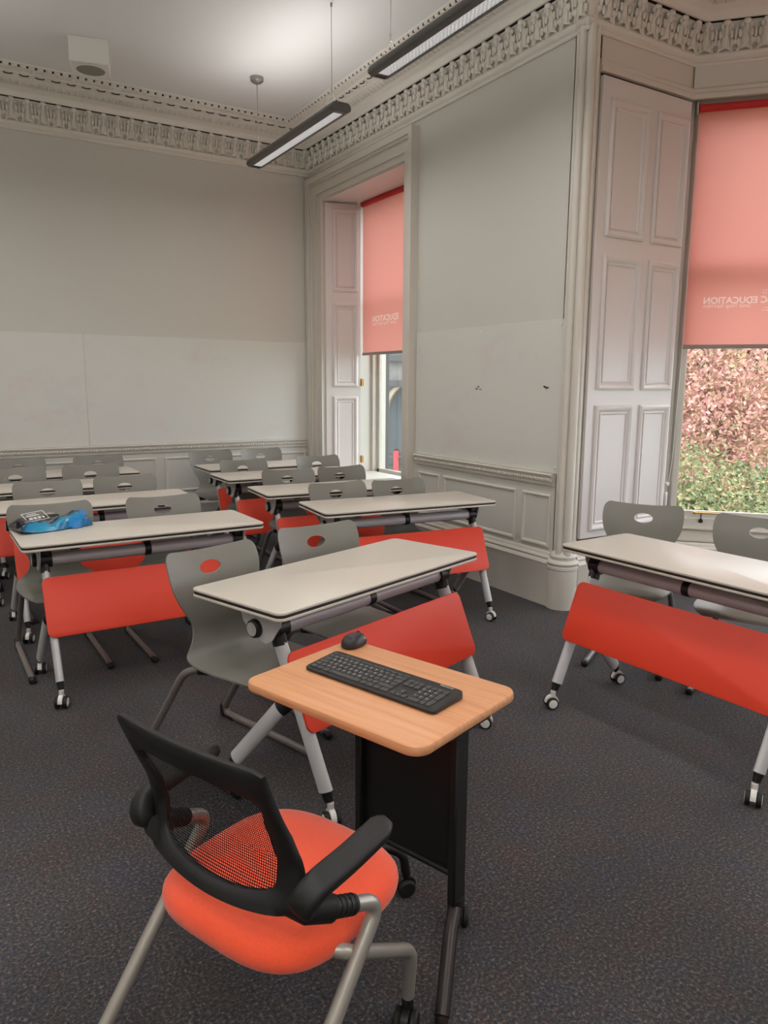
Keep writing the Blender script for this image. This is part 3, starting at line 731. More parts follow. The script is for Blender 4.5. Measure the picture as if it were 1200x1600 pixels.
# ------------------------------------------------------------------ folding tables
def make_caster(parent, x, y, rz, topz):
    Mx = T(x, y, 0) @ RZ(rz)
    b = MB()
    b.lathe([(.008, .05), (.012, .055), (.012, .085), (.006, .088)], 10, M=Mx)
    prof = [(.024*math.cos(t), .031+.034*math.sin(t)) for t in [PI*k/10 for k in range(11)]]
    b.loft([[(s, c*1.35-.006, z) for c, z in prof] for s in (-.0098, .0098)], M=Mx)
    c = b.build('caster', M['white_plastic'], parent)
    for s in (-1, 1):
        wl = MB(); MM = Mx @ T(s*.019, -.008, .029) @ RY(PI/2)
        wl.lathe([(.020, -.009), (.027, -.008), (.029, -.004), (.029, .004), (.027, .008), (.022, .009)], 20, mat=1, M=MM)
        wl.lathe([(0, s*.0105), (.016, s*.0105), (.021, s*.009), (.0215, s*.006)], 20, mat=0, M=MM)
        wl.build('wheel', [M['white_plastic'], M['tyre']], c)
def make_table(label, loc, rz):
    w, d = 1.194, .489
    t = thing('folding_table', label, 'table', loc, rz, 'cream folding tables with orange front panels')
    tp = MB(); tp.slab(w, d, .03, .7455, .755, .0025); tp.slab(w-.004, d-.004, .029, .735, .746, .0005, mat=1); tp.slab(w, d, .03, .724, .7355, .003)
    tp.build('tabletop', [M['table'], M['core']], t)
    HY, HZ = -.105, .655
    b = MB(); b.tube([(-.46, HY, HZ), (.46, HY, HZ)], .031, 18); b.build('beam', M['beam'], t)
    b = MB(); b.tube([(-.016, HY, HZ), (.016, HY, HZ)], .0345, 18); b.box((0, HY, .705), (.032, .045, .04), .004); b.build('beam_clip', M['black'], t)
    b = MB()
    for x in (-.36, .36): b.bx(x-.02, x+.02, -.19, .19, .706, .7245, .003)
    b.bx(-.42, .42, .05, .07, .708, .7245, .003)
    b.build('underframe', M['black'], t)
    e = MB()
    for x in (.15, .22, .30): e.bx(x, x+.05, -.17, -.15, .712, .7245, .002)
    e.build('cable_clip', M['white_plastic'], t)
    for s in (-1, 1):
        x = s*.488
        pl = MB(); poly = [(-.165, .7245), (.07, .7245), (.045, .655), (-.01, .605), (-.075, .592), (-.11, .61), (-.15, .67)]
        pl.loft([[(x+s*.020, yy, zz) for yy, zz in poly], [(x+s*.027, yy, zz) for yy, zz in poly]]); pl.build('hinge_bracket', M['silver'], t)
        h = MB(); h.tube([(x-s*.032, HY, HZ), (x+s*.019, HY, HZ)], .040, 18)
        h.tube([(x, HY+.004, HZ), (x, -.123, .592)], .0205, 14, ry=.035, up=(0, 1, .3)); h.box((x-s*.004, HY, .70), (.044, .07, .045), .006); h.build('hinge', M['black'], t)
        k = MB(); MM = T(x+s*.012, -.025, .640) @ RY(s*PI/2)
        k.lathe([(.026, 0), (.034, .004), (.035, .022), (.033, .030), (.027, .034), (0, .034)], 24, M=MM); kk = k.build('lock_knob', M['black'], t)
        k = MB(); k.lathe([(.010, .0345), (.025, .0345), (.025, .0358), (.010, .0358)], 24, M=MM); k.build('knob_face', M['knobface'], kk)
        A = Vector((x, -.122, .602)); B = Vector((x, -.340, .118))
        l = MB(); l.tube([A, B], .018, 18, ry=.032, up=(0, 1, .4)); l.build('front_leg', M['silver'], t)
        dv = (B-A).normalized(); l = MB(); l.tube([B-dv*.002, B+dv*.036], .0165, 14, ry=.026, up=(0, 1, .4), mat=0, taper=lambda q: 1-.25*q); l.build('leg_sleeve', M['black'], t)
        x2 = s*.515; A2 = Vector((s*.500, -.128, .362)); B2 = Vector((x2, .110, .095))
        j = MB(); j.tube([(x, -.200, .430), (x, -.165, .398), A2], .0175, 14, ry=.0315, up=(0, 1, 1)); j.build('strut_joint', M['black'], t)
        l = MB(); l.tube([A2, B2], .0165, 18, ry=.030, up=(0, 1, 1)); l.build('rear_strut', M['silver'], t)
        d2 = (B2-A2).normalized(); l = MB(); l.tube([B2-d2*.002, B2+d2*.025], .015, 14, ry=.02, up=(0, 1, 1)); l.build('strut_sleeve', M['black'], t)
        make_caster(t, x, -.362, R(25*s), .085); make_caster(t, x2, .128, R(-165*s), .085)
    # orange modesty panel parallel to the front legs
    P0 = Vector((0, -.183, .583)); P1 = Vector((0, -.292, .318)); ev = (P0-P1).normalized(); H = (P0-P1).length; nrm = Vector((1, 0, 0)).cross(ev)
    MP = frame((P0+P1)/2, (1, 0, 0), ev, nrm)
    mp = MB(); mp.slab(1.035, H, .032, -.006, .006, .002, M=MP); mp.build('modesty_panel', M['orange'], t)
    mp = MB()
    for s in (-1, 1):
        for q in (.06, -.06):
            c = (P0+P1)/2+ev*q+Vector((s*.488, 0, 0)); mp.box((0, 0, 0), (.03, .03, .034), .004, M=frame(c-nrm*.02, (1, 0, 0), ev, nrm))
    mp.build('panel_bracket', M['silver'], t)
    return t
TB = {
 'T1': (-2.131, -4.718, .327, 'cream folding table standing askew directly behind the wooden lectern'),
 'T2': (-1.014, -3.336, -.099, 'second cream folding table behind the lectern, its right end near the panelled right wall'),
 'T3': (-1.036, -2.502, -.077, 'third cream folding table behind the lectern in the column beside the right wall'),
 'T4': (-1.007, -1.579, -.012, 'fourth cream folding table behind the lectern, in front of the narrow window'),
 'T5': (-.92, -.86, -.002, 'last cream folding table of the window side column, closest to the back corner'),
 'L1': (-2.641, -3.374, .017, 'cream folding table carrying the crumpled blue packet'),
 'L2': (-2.671, -2.342, .016, 'cream folding table directly behind the table with the blue packet'),
 'L3': (-2.757, -1.46, 0, 'cream folding table second behind the one with the blue packet'),
 'L4': (-2.66, -.70, 0, 'rearmost cream folding table on the left, nearest the back wall whiteboard'),
 'B': (-.764, -5.384, -1.523, 'cream folding table turned sideways in front of the bay window, cut by the right edge'),
}
proto = None
for k, (x, y, a, lb) in TB.items():
    if proto is None: proto = make_table(lb, (x, y, 0), a)
    else: dup(proto, (x, y, 0), a, lb)

# ------------------------------------------------------------------ school chairs
def interp(tab, t):
    for (a, va), (b, vb) in zip(tab, tab[1:]):
        if t <= b:
            k = (t-a)/(b-a); k = k*k*(3-2*k)*.5+k*.5
            return tuple(p_*(1-k)+q_*k for p_, q_ in zip(va, vb)) if isinstance(va, tuple) else va*(1-k)+vb*k
    return tab[-1][1]
def catmull(pts, n):
    out = []; P = [Vector(q) for q in pts]; P = [P[0]*2-P[1]]+P+[P[-1]*2-P[-2]]
    segn = len(P)-3
    for i in range(n+1):
        s = i/n*segn; k = min(int(s), segn-1); t = s-k
        a, b, c, d = P[k:k+4]
        out.append(.5*((2*b)+(c-a)*t+(2*a-5*b+4*c-d)*t*t+(3*b-a-3*c+d)*t**3))
    return out
def make_shell():
    # (y, z, half width, side-curl)  front of the seat is -y
    key = [(-.225, .425, .150, .0), (-.212, .446, .186, .0), (-.15, .454, .205, .0), (-.05, .447, .212, .004), (.05, .440, .208, .010), (.125, .445, .192, .018),
           (.170, .475, .152, .020), (.186, .525, .124, .012), (.190, .575, .130, .012), (.196, .635, .168, .022), (.206, .70, .203, .034), (.220, .755, .214, .040), (.238, .805, .213, .040), (.247, .829, .202, .036), (.252, .840, .182, .030)]
    a = catmull([(k[0], k[1], k[2]) for k in key], 64); c = catmull([(k[3], 0, 0) for k in key], 64)
    nu = 24; rows = []
    for i, q in enumerate(a):
        j = min(i+1, 64); h = max(i-1, 0); tg = Vector((0, a[j].x-a[h].x, a[j].y-a[h].y)).normalized(); nr = Vector((1, 0, 0)).cross(tg)  # up/forward normal
        row = []
        for k in range(nu+1):
            u = k/nu*2-1; x = u*q.z; curl = c[i].x*(abs(u)**2.2)
            row.append((Vector((x, q.x, q.y))+nr*curl, nr))
        rows.append(row)
    th = .007; bm = bmesh.new(); top = []; bot = []
    for row in rows:
        top.append([bm.verts.new(p_+n_*th*.5) for p_, n_ in row]); bot.append([bm.verts.new(p_-n_*th*.5) for p_, n_ in row])
    n = len(rows)
    for i in range(n-1):
        for k in range(nu):
            bm.faces.new((top[i][k], top[i][k+1], top[i+1][k+1], top[i+1][k])); bm.faces.new((bot[i][k+1], bot[i][k], bot[i+1][k], bot[i+1][k+1]))
        bm.faces.new((top[i][0], top[i+1][0], bot[i+1][0], bot[i][0])); bm.faces.new((top[i+1][nu], top[i][nu], bot[i][nu], bot[i+1][nu]))
    for k in range(nu):
        bm.faces.new((top[0][k+1], top[0][k], bot[0][k], bot[0][k+1])); bm.faces.new((top[n-1][k], top[n-1][k+1], bot[n-1][k+1], bot[n-1][k]))
    bmesh.ops.recalc_face_normals(bm, faces=bm.faces)
    me = bpy.data.meshes.new('shell'); bm.to_mesh(me); bm.free()
    # oval hand hole cut through the backrest
    c = MB(); ring = [(.050*math.cos(t), .026*math.sin(t)) for t in [2*PI*k/28 for k in range(28)]]
    c.loft([[(x, .05, .768+z) for x, z in ring], [(x, .40, .772+z) for x, z in ring]])
    cm = c.mesh('cut', [M['shell']]); co_ = bpy.data.objects.new('cut', cm); COL.objects.link(co_)
    so = bpy.data.objects.new('shell_tmp', me); COL.objects.link(so)
    md = so.modifiers.new('b', 'BOOLEAN'); md.object = co_; md.operation = 'DIFFERENCE'; md.solver = 'EXACT'
    dg = bpy.context.evaluated_depsgraph_get(); res = bpy.data.meshes.new_from_object(so.evaluated_get(dg))
    bpy.data.objects.remove(so); bpy.data.objects.remove(co_)
    res.name = 'seat_shell'; res.materials.clear(); res.materials.append(M['shell']); res.shade_smooth(); res.set_sharp_from_angle(angle=R(40))
    return res
SHELL = make_shell()
def make_chair(label, loc, rz):
    t = thing('school_chair', label, 'chair', loc, rz, 'grey plastic school chairs')
    o = bpy.data.objects.new('seat_shell', SHELL); COL.objects.link(o); o.parent = t
    for s in (-1, 1):
        f = MB(); f.tube([(s*.125, .055, .412), (s*.172, .165, .396), (s*.187, .415, .045), (s*.190, .395, .018), (s*.190, -.165, .018)], .0155, 12, fillet=.06, fs=6)
        f.build('skid_frame', M['shell_frame'], t)
        g = MB()
        g.box((s*.190, .378, .012), (.034, .07, .024), .007); g.box((s*.188, .420, .034), (.034, .036, .066), .008, M=None); g.build('rear_glide', M['glide'], t)
        g = MB(); g.box((s*.190, -.165, .016), (.034, .05, .032), .008); g.build('front_glide', M['glide'], t)
        g = MB(); g.tube([(s*.120, .045, .414), (s*.148, .105, .406)], .0205, 12); g.build('seat_clamp', M['glide'], t)
    b = MB(); b.tube([(-.125, .055, .414), (.125, .055, .414)], .012, 10); b.box((0, .02, .428), (.2, .16, .014), .004); b.build('seat_support', M['shell_frame'], t)
    return t
CH = [  # hole centre (x, y) from the photo, rotation, label
 ((-2.625, -4.455), .30, 'grey plastic chair whose oval hole shows orange, behind the left end of the askew table'),
 ((-2.045, -4.237), .10, 'grey plastic chair behind the right half of the askew table by the lectern'),
 ((-1.262, -2.945), .0, 'grey plastic chair behind the left half of the second table from the lectern'),
 ((-.822, -3.005), .02, 'grey plastic chair behind the right half of the second table, nearest the right wall'),
 ((-1.235, -2.090), -.05, 'grey plastic chair behind the left half of the third table from the lectern'),
 ((-.785, -2.105), .03, 'grey plastic chair behind the right half of the third table, under the window'),
 ((-1.275, -1.245), .02, 'grey plastic chair behind the left half of the fourth table from the lectern'),
 ((-.560, -1.230), .0, 'grey plastic chair behind the right half of the fourth table, beside the panelled shutter'),
 ((-1.245, -.275), -.02, 'grey plastic chair against the back wall showing its whole left side and seat'),
 ((-.725, -.285), -.02, 'grey plastic chair in the back corner between whiteboard and window frame'),
 ((-3.026, -2.970), .02, 'grey plastic chair directly behind the blue packet'),
 ((-2.425, -2.990), .03, 'grey plastic chair at the right half of the table with the blue packet'),
 ((-2.912, -1.960), .02, "grey plastic chair at the left of the table just behind the blue packet's table"),
 ((-2.405, -1.915), .0, "grey plastic chair at the right of the table just behind the blue packet's table"),
 ((-3.024, -1.045), .0, "grey plastic chair at the left of the second table behind the blue packet's table"),
 ((-2.483, -1.055), .0, "grey plastic chair at the right of the second table behind the blue packet's table"),
 ((-2.930, -.275), .02, 'grey plastic chair at the left of the rearmost left table, against the panelling'),
 ((-2.280, -.270), .0, 'grey plastic chair at the right of the rearmost left table, against the panelling'),
 ((-.190, -4.585), R(-60), 'grey plastic chair between the sideways table and the tall bay shutter'),
 ((-.020, -5.165), R(-67), 'grey plastic chair at the sideways table, cut off by the right picture edge'),
]
cp = None
for (hx, hy), a, lb in CH:
    bx_, by_ = -math.sin(a), math.cos(a); loc = (hx-bx_*.225, hy-by_*.225, 0)
    if cp is None: cp = make_chair(lb, loc, a)
    else: dup(cp, loc, a, lb)

# ------------------------------------------------------------------ lectern (local x = user's right, y = away from user)
lec = thing('lectern_table', 'small beech topped lectern table on a black pedestal with castors', 'table', (-2.571, -5.69, 0), math.atan2(-.946, .323))
b = MB(); b.slab(.605, .44, .045, .679, .705, .007, seg=8); b.build('tabletop', M['beech'], lec)
b = MB(); b.bx(-.11, .29, -.08, .10, .664, .6795, .003); b.bx(-.2, .25, -.16, .16, .674, .6795); b.build('top_bracket', M['lect_black'], lec)
b = MB(); b.bx(-.065, .245, .014, .022, .25, .665); b.tube([(-.065, .012, .25), (.245, .012, .25)], .009, 10); b.build('front_panel', M['lect_black'], lec)
for x, sg in ((-.07, -1), (.25, 1)):
    b = MB(); b.box((x, .018, .42), (.024, .052, .50), .004); b.tube([(x, .018, .185), (x, .018, .15)], .0215, 14); b.build('leg', M['lect_black'], lec)
    b = MB(); b.tube([(x, .020, .165), (x+sg*.022, -.035, .130), (x+sg*.092, -.168, .022)], .0185, 12, fillet=.03); b.lathe([(.013, 0), (.016, .004), (.016, .02), (.01, .03)], 12, M=T(x+sg*.093, -.17, 0)); b.build('foot', M['foot_brown'], lec)
    b = MB(); b.tube([(x, .022, .175), (x-sg*.03, .085, .165), (x-sg*.06, .130, .13), (x-sg*.063, .135, .075)], .0135, 12, fillet=.04); b.build('rear_foot', M['lect_black'], lec)
    b = MB(); Mx = T(x-sg*.064, .138, 0) @ RZ(R(30*sg))
    b.lathe([(.009, .05), (.012, .055), (.012, .08), (0, .082)], 10, M=Mx); b.loft([[(s_, .022*math.cos(t)*1.3, .03+.028*math.sin(t)) for t in [PI*k/10 for k in range(11)]] for s_ in (-.008, .008)], M=Mx)
    cs = b.build('caster', M['black'], lec)
    for s_ in (-1, 1):
        wl = MB(); wl.lathe([(0, -.008), (.022, -.008), (.027, -.004), (.027, .004), (.022, .008), (0, .008)], 20, M=Mx @ T(s_*.017, -.004, .027) @ RY(PI/2)); wl.build('wheel', M['tyre'], cs)

# ------------------------------------------------------------------ keyboard and mouse
def wpt(x, y, z): return (x, y, z)
KB0 = Vector((-2.5645, -5.688)); kdir = Vector((.150, -.441)).normalized()
kang = math.atan2(kdir.y, kdir.x)
kb = thing('keyboard', 'black full size keyboard lying on the beech lectern', 'keyboard', (KB0.x, KB0.y, .7055), kang)
KW, KD = .449, .132
b = MB()
def kz(y): return .012+.010*(y+KD/2)/KD
rs = []
for e, dz in ((.004, -1), (0, -.6), (0, .6), (.003, 1)):
    rs.append([(x, y, (kz(y)+.0 if dz > 0 else 0)+(.003 if dz == -.6 else 0)-(.003 if dz == .6 else 0)) for x, y in rrect(KW-2*e, KD-2*e, .012, 5)])
b.loft(rs); b.build('keyboard_body', M['kbd'], kb)
slope = math.atan2(.010, KD)
leg_mb = MB(); nkeys = 0; UK = .0187
def key(x, y, w, h, txt=''):
    global nkeys
    k = MB(); Mk = T(x+w/2, y, kz(y)) @ RX(slope)
    k.loft([[(a_, c_, -.001) for a_, c_ in rrect(w-.0026, h-.0026, .0018, 2)], [(a_, c_, .0022) for a_, c_ in rrect(w-.003, h-.003, .002, 2)], [(a_, c_, .003) for a_, c_ in rrect(w-.0046, h-.0046, .002, 2)]], M=Mk)
    ko = k.build('key', M['key'], kb); nkeys += 1
    if txt:
        lm = MB(); text_into(lm, txt, .0085, Mk @ T(-.004, -.002, .0031), None); lm.build('key_legend', M['legend'], ko)
X0 = -KW/2+.011; Y0 = -KD/2+.018
rowsK = [
 (0, [('Ctrl', 1.25), ('', 1.25), ('', 1.25), ('space', 6.0), ('', 1.25), ('', 1.25), ('', 1.25), ('', 1.5)]),
 (1, [('', 1.25)]+[(c, 1) for c in '\\ZXCVBNM,./']+[('', 2.75)]),
 (2, [('', 1.75)]+[(c, 1) for c in "ASDFGHJKL;'#"]+[('', 1.25)]),
 (3, [('', 1.5)]+[(c, 1) for c in 'QWERTYUIOP[]']+[('', 1.5)]),
 (4, [(c, 1) for c in '`1234567890-=']+[('', 2)]),
]
for r_, ks in rowsK:
    x = X0
    for c, w_ in ks:
        key(x, Y0+r_*UK, w_*UK, UK, c if len(c) == 1 else ''); x += w_*UK
for i in range(13): key(X0+i*UK*15/13, Y0+5*UK-.003, UK*15/13, .012)
XN = X0+15*UK+.006
for r_ in (3, 4):
    for i in range(3): key(XN+i*UK*.95, Y0+r_*UK, UK*.95, UK)
for i in range(3): key(XN+i*UK*.95, Y0, UK*.95, UK)
key(XN+UK*.95, Y0+UK, UK*.95, UK)
XP = XN+3*UK*.95+.005; UP = UK*.97
for i, (r_, c, w_) in enumerate([(0, 0, 2), (0, 2, 1), (1, 0, 1), (1, 1, 1), (1, 2, 1), (2, 0, 1), (2, 1, 1), (2, 2, 1), (3, 0, 1), (3, 1, 1), (3, 2, 1), (4, 0, 1), (4, 1, 1), (4, 2, 1), (4, 3, 1)]):
    key(XP+c*UP, Y0+r_*UK, w_*UP, UK, {2: '1', 3: '2', 4: '3', 5: '4', 6: '5', 7: '6', 8: '7', 9: '8', 10: '9'}.get(i, ''))
key(XP+3*UP, Y0+.5*UK, UP, 2*UK); key(XP+3*UP, Y0+2.5*UK, UP, 2*UK)
lb_ = MB(); text_into(lb_, 'Microsoft', .0085, T(XP+.026, KD/2-.0125, kz(KD/2-.012)+.0004) @ RX(slope), .040); lb_.build('maker_mark', M['legend'], kb)

ms = thing('computer_mouse', 'black cordless mouse at the back corner of the lectern top', 'mouse', (-2.481, -5.392, .7055), kang+R(8))
b = MB(); rings = []
nz = 10
for i in range(nz+1):
    t_ = i/nz
    z = .036*math.sin(t_*PI/2); sc = math.cos(t_*PI/2)**.55 if t_ < 1 else .02
    if i == 0: sc = .94
    rings.append([(.031*sc*math.copysign(abs(math.cos(a_))**.85, math.cos(a_)), .051*sc*math.copysign(abs(math.sin(a_))**.85, math.sin(a_))-.006*t_, .001+z) for a_ in [2*PI*k/28 for k in range(28)]])
b.loft(rings); b.build('mouse_body', M['mouse'], ms, angle=60)
b = MB(); b.lathe([(0, -.003), (.007, -.003), (.008, 0), (.007, .003), (0, .003)], 14, M=T(0, .022, .0315) @ RY(PI/2)); b.build('scroll_wheel', M['lect_black'], ms)
b = MB(); b.box((0.0265, .018, .021), (.006, .012, .005), .002); b.build('side_button', M['steel'], ms)

# ------------------------------------------------------------------ teacher's chair (local x = sitter's right, y = forward)
tcx = thing('office_chair', 'orange seated nesting chair with black mesh back and armrests facing the lectern', 'chair', (-2.955, -5.92, 0), math.atan2(-.923, .385))
def superell(ax, ay, e, n=40):
    return [(ax*math.copysign(abs(math.cos(t))**e, math.cos(t)), ay*math.copysign(abs(math.sin(t))**e, math.sin(t))) for t in [2*PI*k/n for k in range(n)]]
def seatz(x, y): return -.010*(y/.22)**3*(1 if y > 0 else .3)-.006*(x/.22)**2+.0
b = MB(); rings = []
for sc, z in ((.86, .392), (.95, .396), (.99, .405), (1.0, .418), (.99, .432), (.95, .444), (.86, .452), (.7, .456), (.5, .458), (.25, .459), (.05, .459)):
    rings.append([(x*sc, y*sc, z+seatz(x*sc, y*sc)) for x, y in superell(.228, .225, .62, 48)])
b.loft(rings); b.build('seat_cushion', M['fabric'], tcx, angle=70)
b = MB(); b.loft([[(x*sc, y*sc, z) for x, y in superell(.225, .22, .62, 40)] for sc, z in ((.7, .372), (.84, .376), (.88, .394))]); b.build('seat_pan', M['chair_black'], tcx, angle=60)
# backrest
OUT = [(-.203, .836), (-.19, .842), (-.1, .843), (.1, .843), (.19, .842), (.203, .836), (.205, .82), (.200, .74), (.204, .68), (.212, .625), (.222, .58), (.212, .538), (.15, .515), (0, .503), (-.15, .515), (-.212, .538), (-.222, .58), (-.212, .625), (-.204, .68), (-.200, .74), (-.205, .82)]
INN = [(-.162, .764), (0, .770), (.162, .764), (.162, .70), (.163, .65), (.163, .60), (.150, .558), (.08, .538), (0, .532), (-.08, .538), (-.150, .558), (-.163, .60), (-.163, .65), (-.162, .70)]
def closed(pts, n):
    P = [Vector((x, y, 0)) for x, y in pts]; L_ = len(P); out = []
    for i in range(n):
        s_ = i/n*L_; k = int(s_); t_ = s_-k; a_, b_, c_, d_ = P[(k-1) % L_], P[k], P[(k+1) % L_], P[(k+2) % L_]
        q_ = .5*((2*b_)+(c_-a_)*t_+(2*a_-5*b_+4*c_-d_)*t_*t_+(3*b_-a_-3*c_+d_)*t_**3); out.append((q_.x, q_.y))
    return out
def ray_r(poly, a_, c_=(0, .655)):
    best = 0; dx, dy = math.cos(a_), math.sin(a_); n = len(poly)
    for i in range(n):
        x1, y1 = poly[i]; x2, y2 = poly[(i+1) % n]; x1 -= c_[0]; x2 -= c_[0]; y1 -= c_[1]; y2 -= c_[1]
        den = dx*(y2-y1)-dy*(x2-x1)
        if abs(den) < 1e-12: continue
        t_ = (x1*(y2-y1)-y1*(x2-x1))/den; u_ = (x1*dy-y1*dx)/den
        if t_ > 0 and -1e-6 <= u_ <= 1+1e-6: best = max(best, t_)
    return best
oo = closed(OUT, 140); ii = closed(INN, 140); NA = 96
BY = [(.45, -.210), (.51, -.196), (.56, -.176), (.62, -.170), (.68, -.188), (.76, -.224), (.84, -.256), (.9, -.28)]
def bmap(x, z, t_=0):
    y = BY[-1][1]
    for (z0, y0), (z1, y1) in zip(BY, BY[1:]):
        if z <= z1: y = y0+(y1-y0)*(z-z0)/(z1-z0); break
    return (x-.012, y+.36*x*x+t_, z)
ringsO = []
angs = [2*PI*k/NA for k in range(NA)]
ro = [ray_r(oo, a_) for a_ in angs]; ri = [ray_r(ii, a_) for a_ in angs]
def ringat(f, t_): return [bmap(math.cos(a_)*(r1*(1-f)+r0*f), .655+math.sin(a_)*(r1*(1-f)+r0*f), t_) for a_, r0, r1 in zip(angs, ro, ri)]
b = MB(); rr_ = [ringat(0, -.005), ringat(.06, -.010), ringat(.5, -.012), ringat(.92, -.011), ringat(1, -.006), ringat(1, .005), ringat(.92, .009), ringat(.5, .010), ringat(.06, .008), ringat(0, .004), ringat(0, -.005)]
b.loft(rr_, cap=False); bf = b.build('backrest_frame', M['chair_black'], tcx, angle=60)
b = MB(); rings = [ringat(0.08, 0)]
for f in (.75, .5, .25, .02): rings.append([bmap(math.cos(a_)*r_*f, .655+math.sin(a_)*r_*f, 0) for a_, r_ in zip(angs, ri)])
n_ = NA; vs = [q_ for r_ in rings for q_ in r_]; fs = [(i*n_+j, i*n_+(j+1) % n_, (i+1)*n_+(j+1) % n_, (i+1)*n_+j) for i in range(len(rings)-1) for j in range(n_)]+[tuple((len(rings)-1)*n_+j for j in range(n_))]
b.add(vs, fs); b.build('mesh_panel', M['net'], bf, angle=80)
for s in (-1, 1):
    b = MB()   # armrest: rounded bar, rear end turned down to the bracket
    path = catmull([(s*.226, -.176, .555), (s*.236, -.186, .585), (s*.246, -.160, .609), (s*.252, -.09, .618), (s*.254, -.02, .626), (s*.252, .040, .630)], 20)
    def ar_t(q_): return (.55+.45*min(1, q_/.08) if q_ < .08 else 1)*(1 if q_ < .92 else 1-.45*(q_-.92)/.08)
    b.tube(path, .0265, 20, ry=.0205, up=(0, 1, .2), taper=ar_t, sq=.55); b.build('armrest', M['chair_black'], tcx, angle=60)
    b = MB(); b.tube([(s*.19, -.178, .560), (s*.222, -.165, .548), (s*.240, -.118, .530)], .024, 14, ry=.028); b.tube([(s*.238, -.122, .532), (s*.247, -.062, .507)], .0195, 14)
    for q_ in (.3, .5, .7, .9):
        P_ = Vector((s*.238, -.122, .532)).lerp(Vector((s*.247, -.062, .507)), q_); D_ = Vector((s*.009, .06, -.025)).normalized(); b.tube([P_-D_*.003, P_+D_*.003], .0208, 14)
    b.build('arm_bracket', M['chair_black'], tcx)
    b = MB(); b.tube([(s*.245, -.072, .511), (s*.256, .012, .474), (s*.256, -.388, .012)], .0160, 14, fillet=.055, fs=8); b.build('rear_leg', M['champagne'], tcx)
    b = MB(); b.lathe([(.014, 0), (.017, .003), (.017, .02), (.014, .03)], 12, M=T(s*.256, -.385, 0)); b.build('foot_cap', M['chair_black'], tcx)
    b = MB(); b.tube([(s*.10, -.10, .405), (s*.20, -.09, .408), (s*.242, -.062, .398), (s*.222, .185, .226), (s*.205, .197, .088)], .0155, 14, fillet=.045, fs=8); b.build('front_leg', M['champagne'], tcx)
    b = MB(); Mx = T(s*.204, .198, 0) @ RZ(R(20*s))
    b.lathe([(.011, .05), (.0145, .06), (.0145, .092), (0, .094)], 12, M=Mx); b.loft([[(q_, .024*math.cos(t)*1.3-.01, .03+.03*math.sin(t)) for t in [PI*k/10 for k in range(11)]] for q_ in (-.009, .009)], M=Mx)
    cs = b.build('caster', M['black'], tcx)
    for q_ in (-1, 1):
        wl = MB(); wl.lathe([(0, -.009), (.024, -.009), (.029, -.004), (.029, .004), (.024, .009), (0, .009)], 20, M=Mx @ T(q_*.019, -.014, .029) @ RY(PI/2)); wl.build('wheel', M['tyre'], cs)

# ------------------------------------------------------------------ crumpled snack packet
def packet_mat():
    m = bpy.data.materials.new('blue_black_foil'); m.use_nodes = True; nt = m.node_tree; b = nt.nodes['Principled BSDF']
    b.inputs['Roughness'].default_value = .22
    tc = nt.nodes.new('ShaderNodeTexCoord'); n = nt.nodes.new('ShaderNodeTexNoise'); n.inputs['Scale'].default_value = 16; n.inputs['Detail'].default_value = 3
    nt.links.new(tc.outputs['Object'], n.inputs['Vector']); sp = nt.nodes.new('ShaderNodeSeparateXYZ'); nt.links.new(tc.outputs['Object'], sp.inputs[0])
    def ma(op, a, b_, c=None):
        q = nt.nodes.new('ShaderNodeMath'); q.operation = op
        for k, v in enumerate((a, b_, c)):
            if v is None: continue
            if isinstance(v, (int, float)): q.inputs[k].default_value = v
            else: nt.links.new(v, q.inputs[k])
        return q.outputs[0]
    v = ma('MULTIPLY_ADD', sp.outputs['X'], 1.7, ma('MULTIPLY_ADD', sp.outputs['Y'], -5.5, ma('MULTIPLY_ADD', n.outputs['Fac'], .5, .10)))
    r = ramp(nt, [(.0, (34, 34, 38)), (.30, (58, 62, 66)), (.36, (120, 128, 132)), (.40, (40, 42, 48)), (.50, (30, 70, 100)), (.54, (20, 118, 160)), (.80, (38, 142, 184)), (.95, (16, 100, 148))], v)
    nt.links.new(r.outputs['Color'], b.inputs['Base Color']); return m
M['foil'] = packet_mat(); M['foil_in'] = mat('blue_foil_inside', (20, 122, 190), .3); M['label_w'] = mat('white_print', (205, 205, 205), .5)
M['foil_dark'] = mat('dark_foil_mouth', (16, 18, 34), .35)
bagA = math.atan2(.09, .37)
bag = thing('snack_packet', 'crumpled blue and black foil snack packet on the left front table', 'packet', (-3.05, -3.205, .7562), bagA)
bm = MB(); nu, nv = 30, 16
def bagpt(u, v, side):
    x = (u-.5)*.37; y = (v-.5)*.19*(1+.15*math.sin(u*5)); e = min(u, 1-u, v*.7, (1-v)*.7)
    hgt = .062*min(1, (e/.16))**.6*(.55+.45*abs(math.cos(u*PI*1.05)))
    nz_ = noise.noise(Vector((x*14, y*14, 3)))*.016+noise.noise(Vector((x*34, y*34, 9)))*.007
    lift = .035*max(0, (u-.75)/.25)*v+.012*max(0, .2-u)/.2
    z = (.004+hgt*(.9 if side else .05)+(nz_*min(1, e/.08) if side else 0))+lift
    return (x, y, max(z, .0005+.0006*side))
vs = []; fs = []
for s_ in (1, 0):
    o_ = len(vs)
    for i in range(nu+1):
        for j in range(nv+1): vs.append(bagpt(i/nu, j/nv, s_))
    for i in range(nu):
        for j in range(nv): fs.append((o_+i*(nv+1)+j, o_+(i+1)*(nv+1)+j, o_+(i+1)*(nv+1)+j+1, o_+i*(nv+1)+j+1))
bm.add(vs, fs); bm.build('foil_body', M['foil'], bag, angle=25)
b = MB(); path = catmull([(.07, -.10, .030), (.115, -.085, .038), (.16, -.03, .046), (.185, .05, .052)], 12)
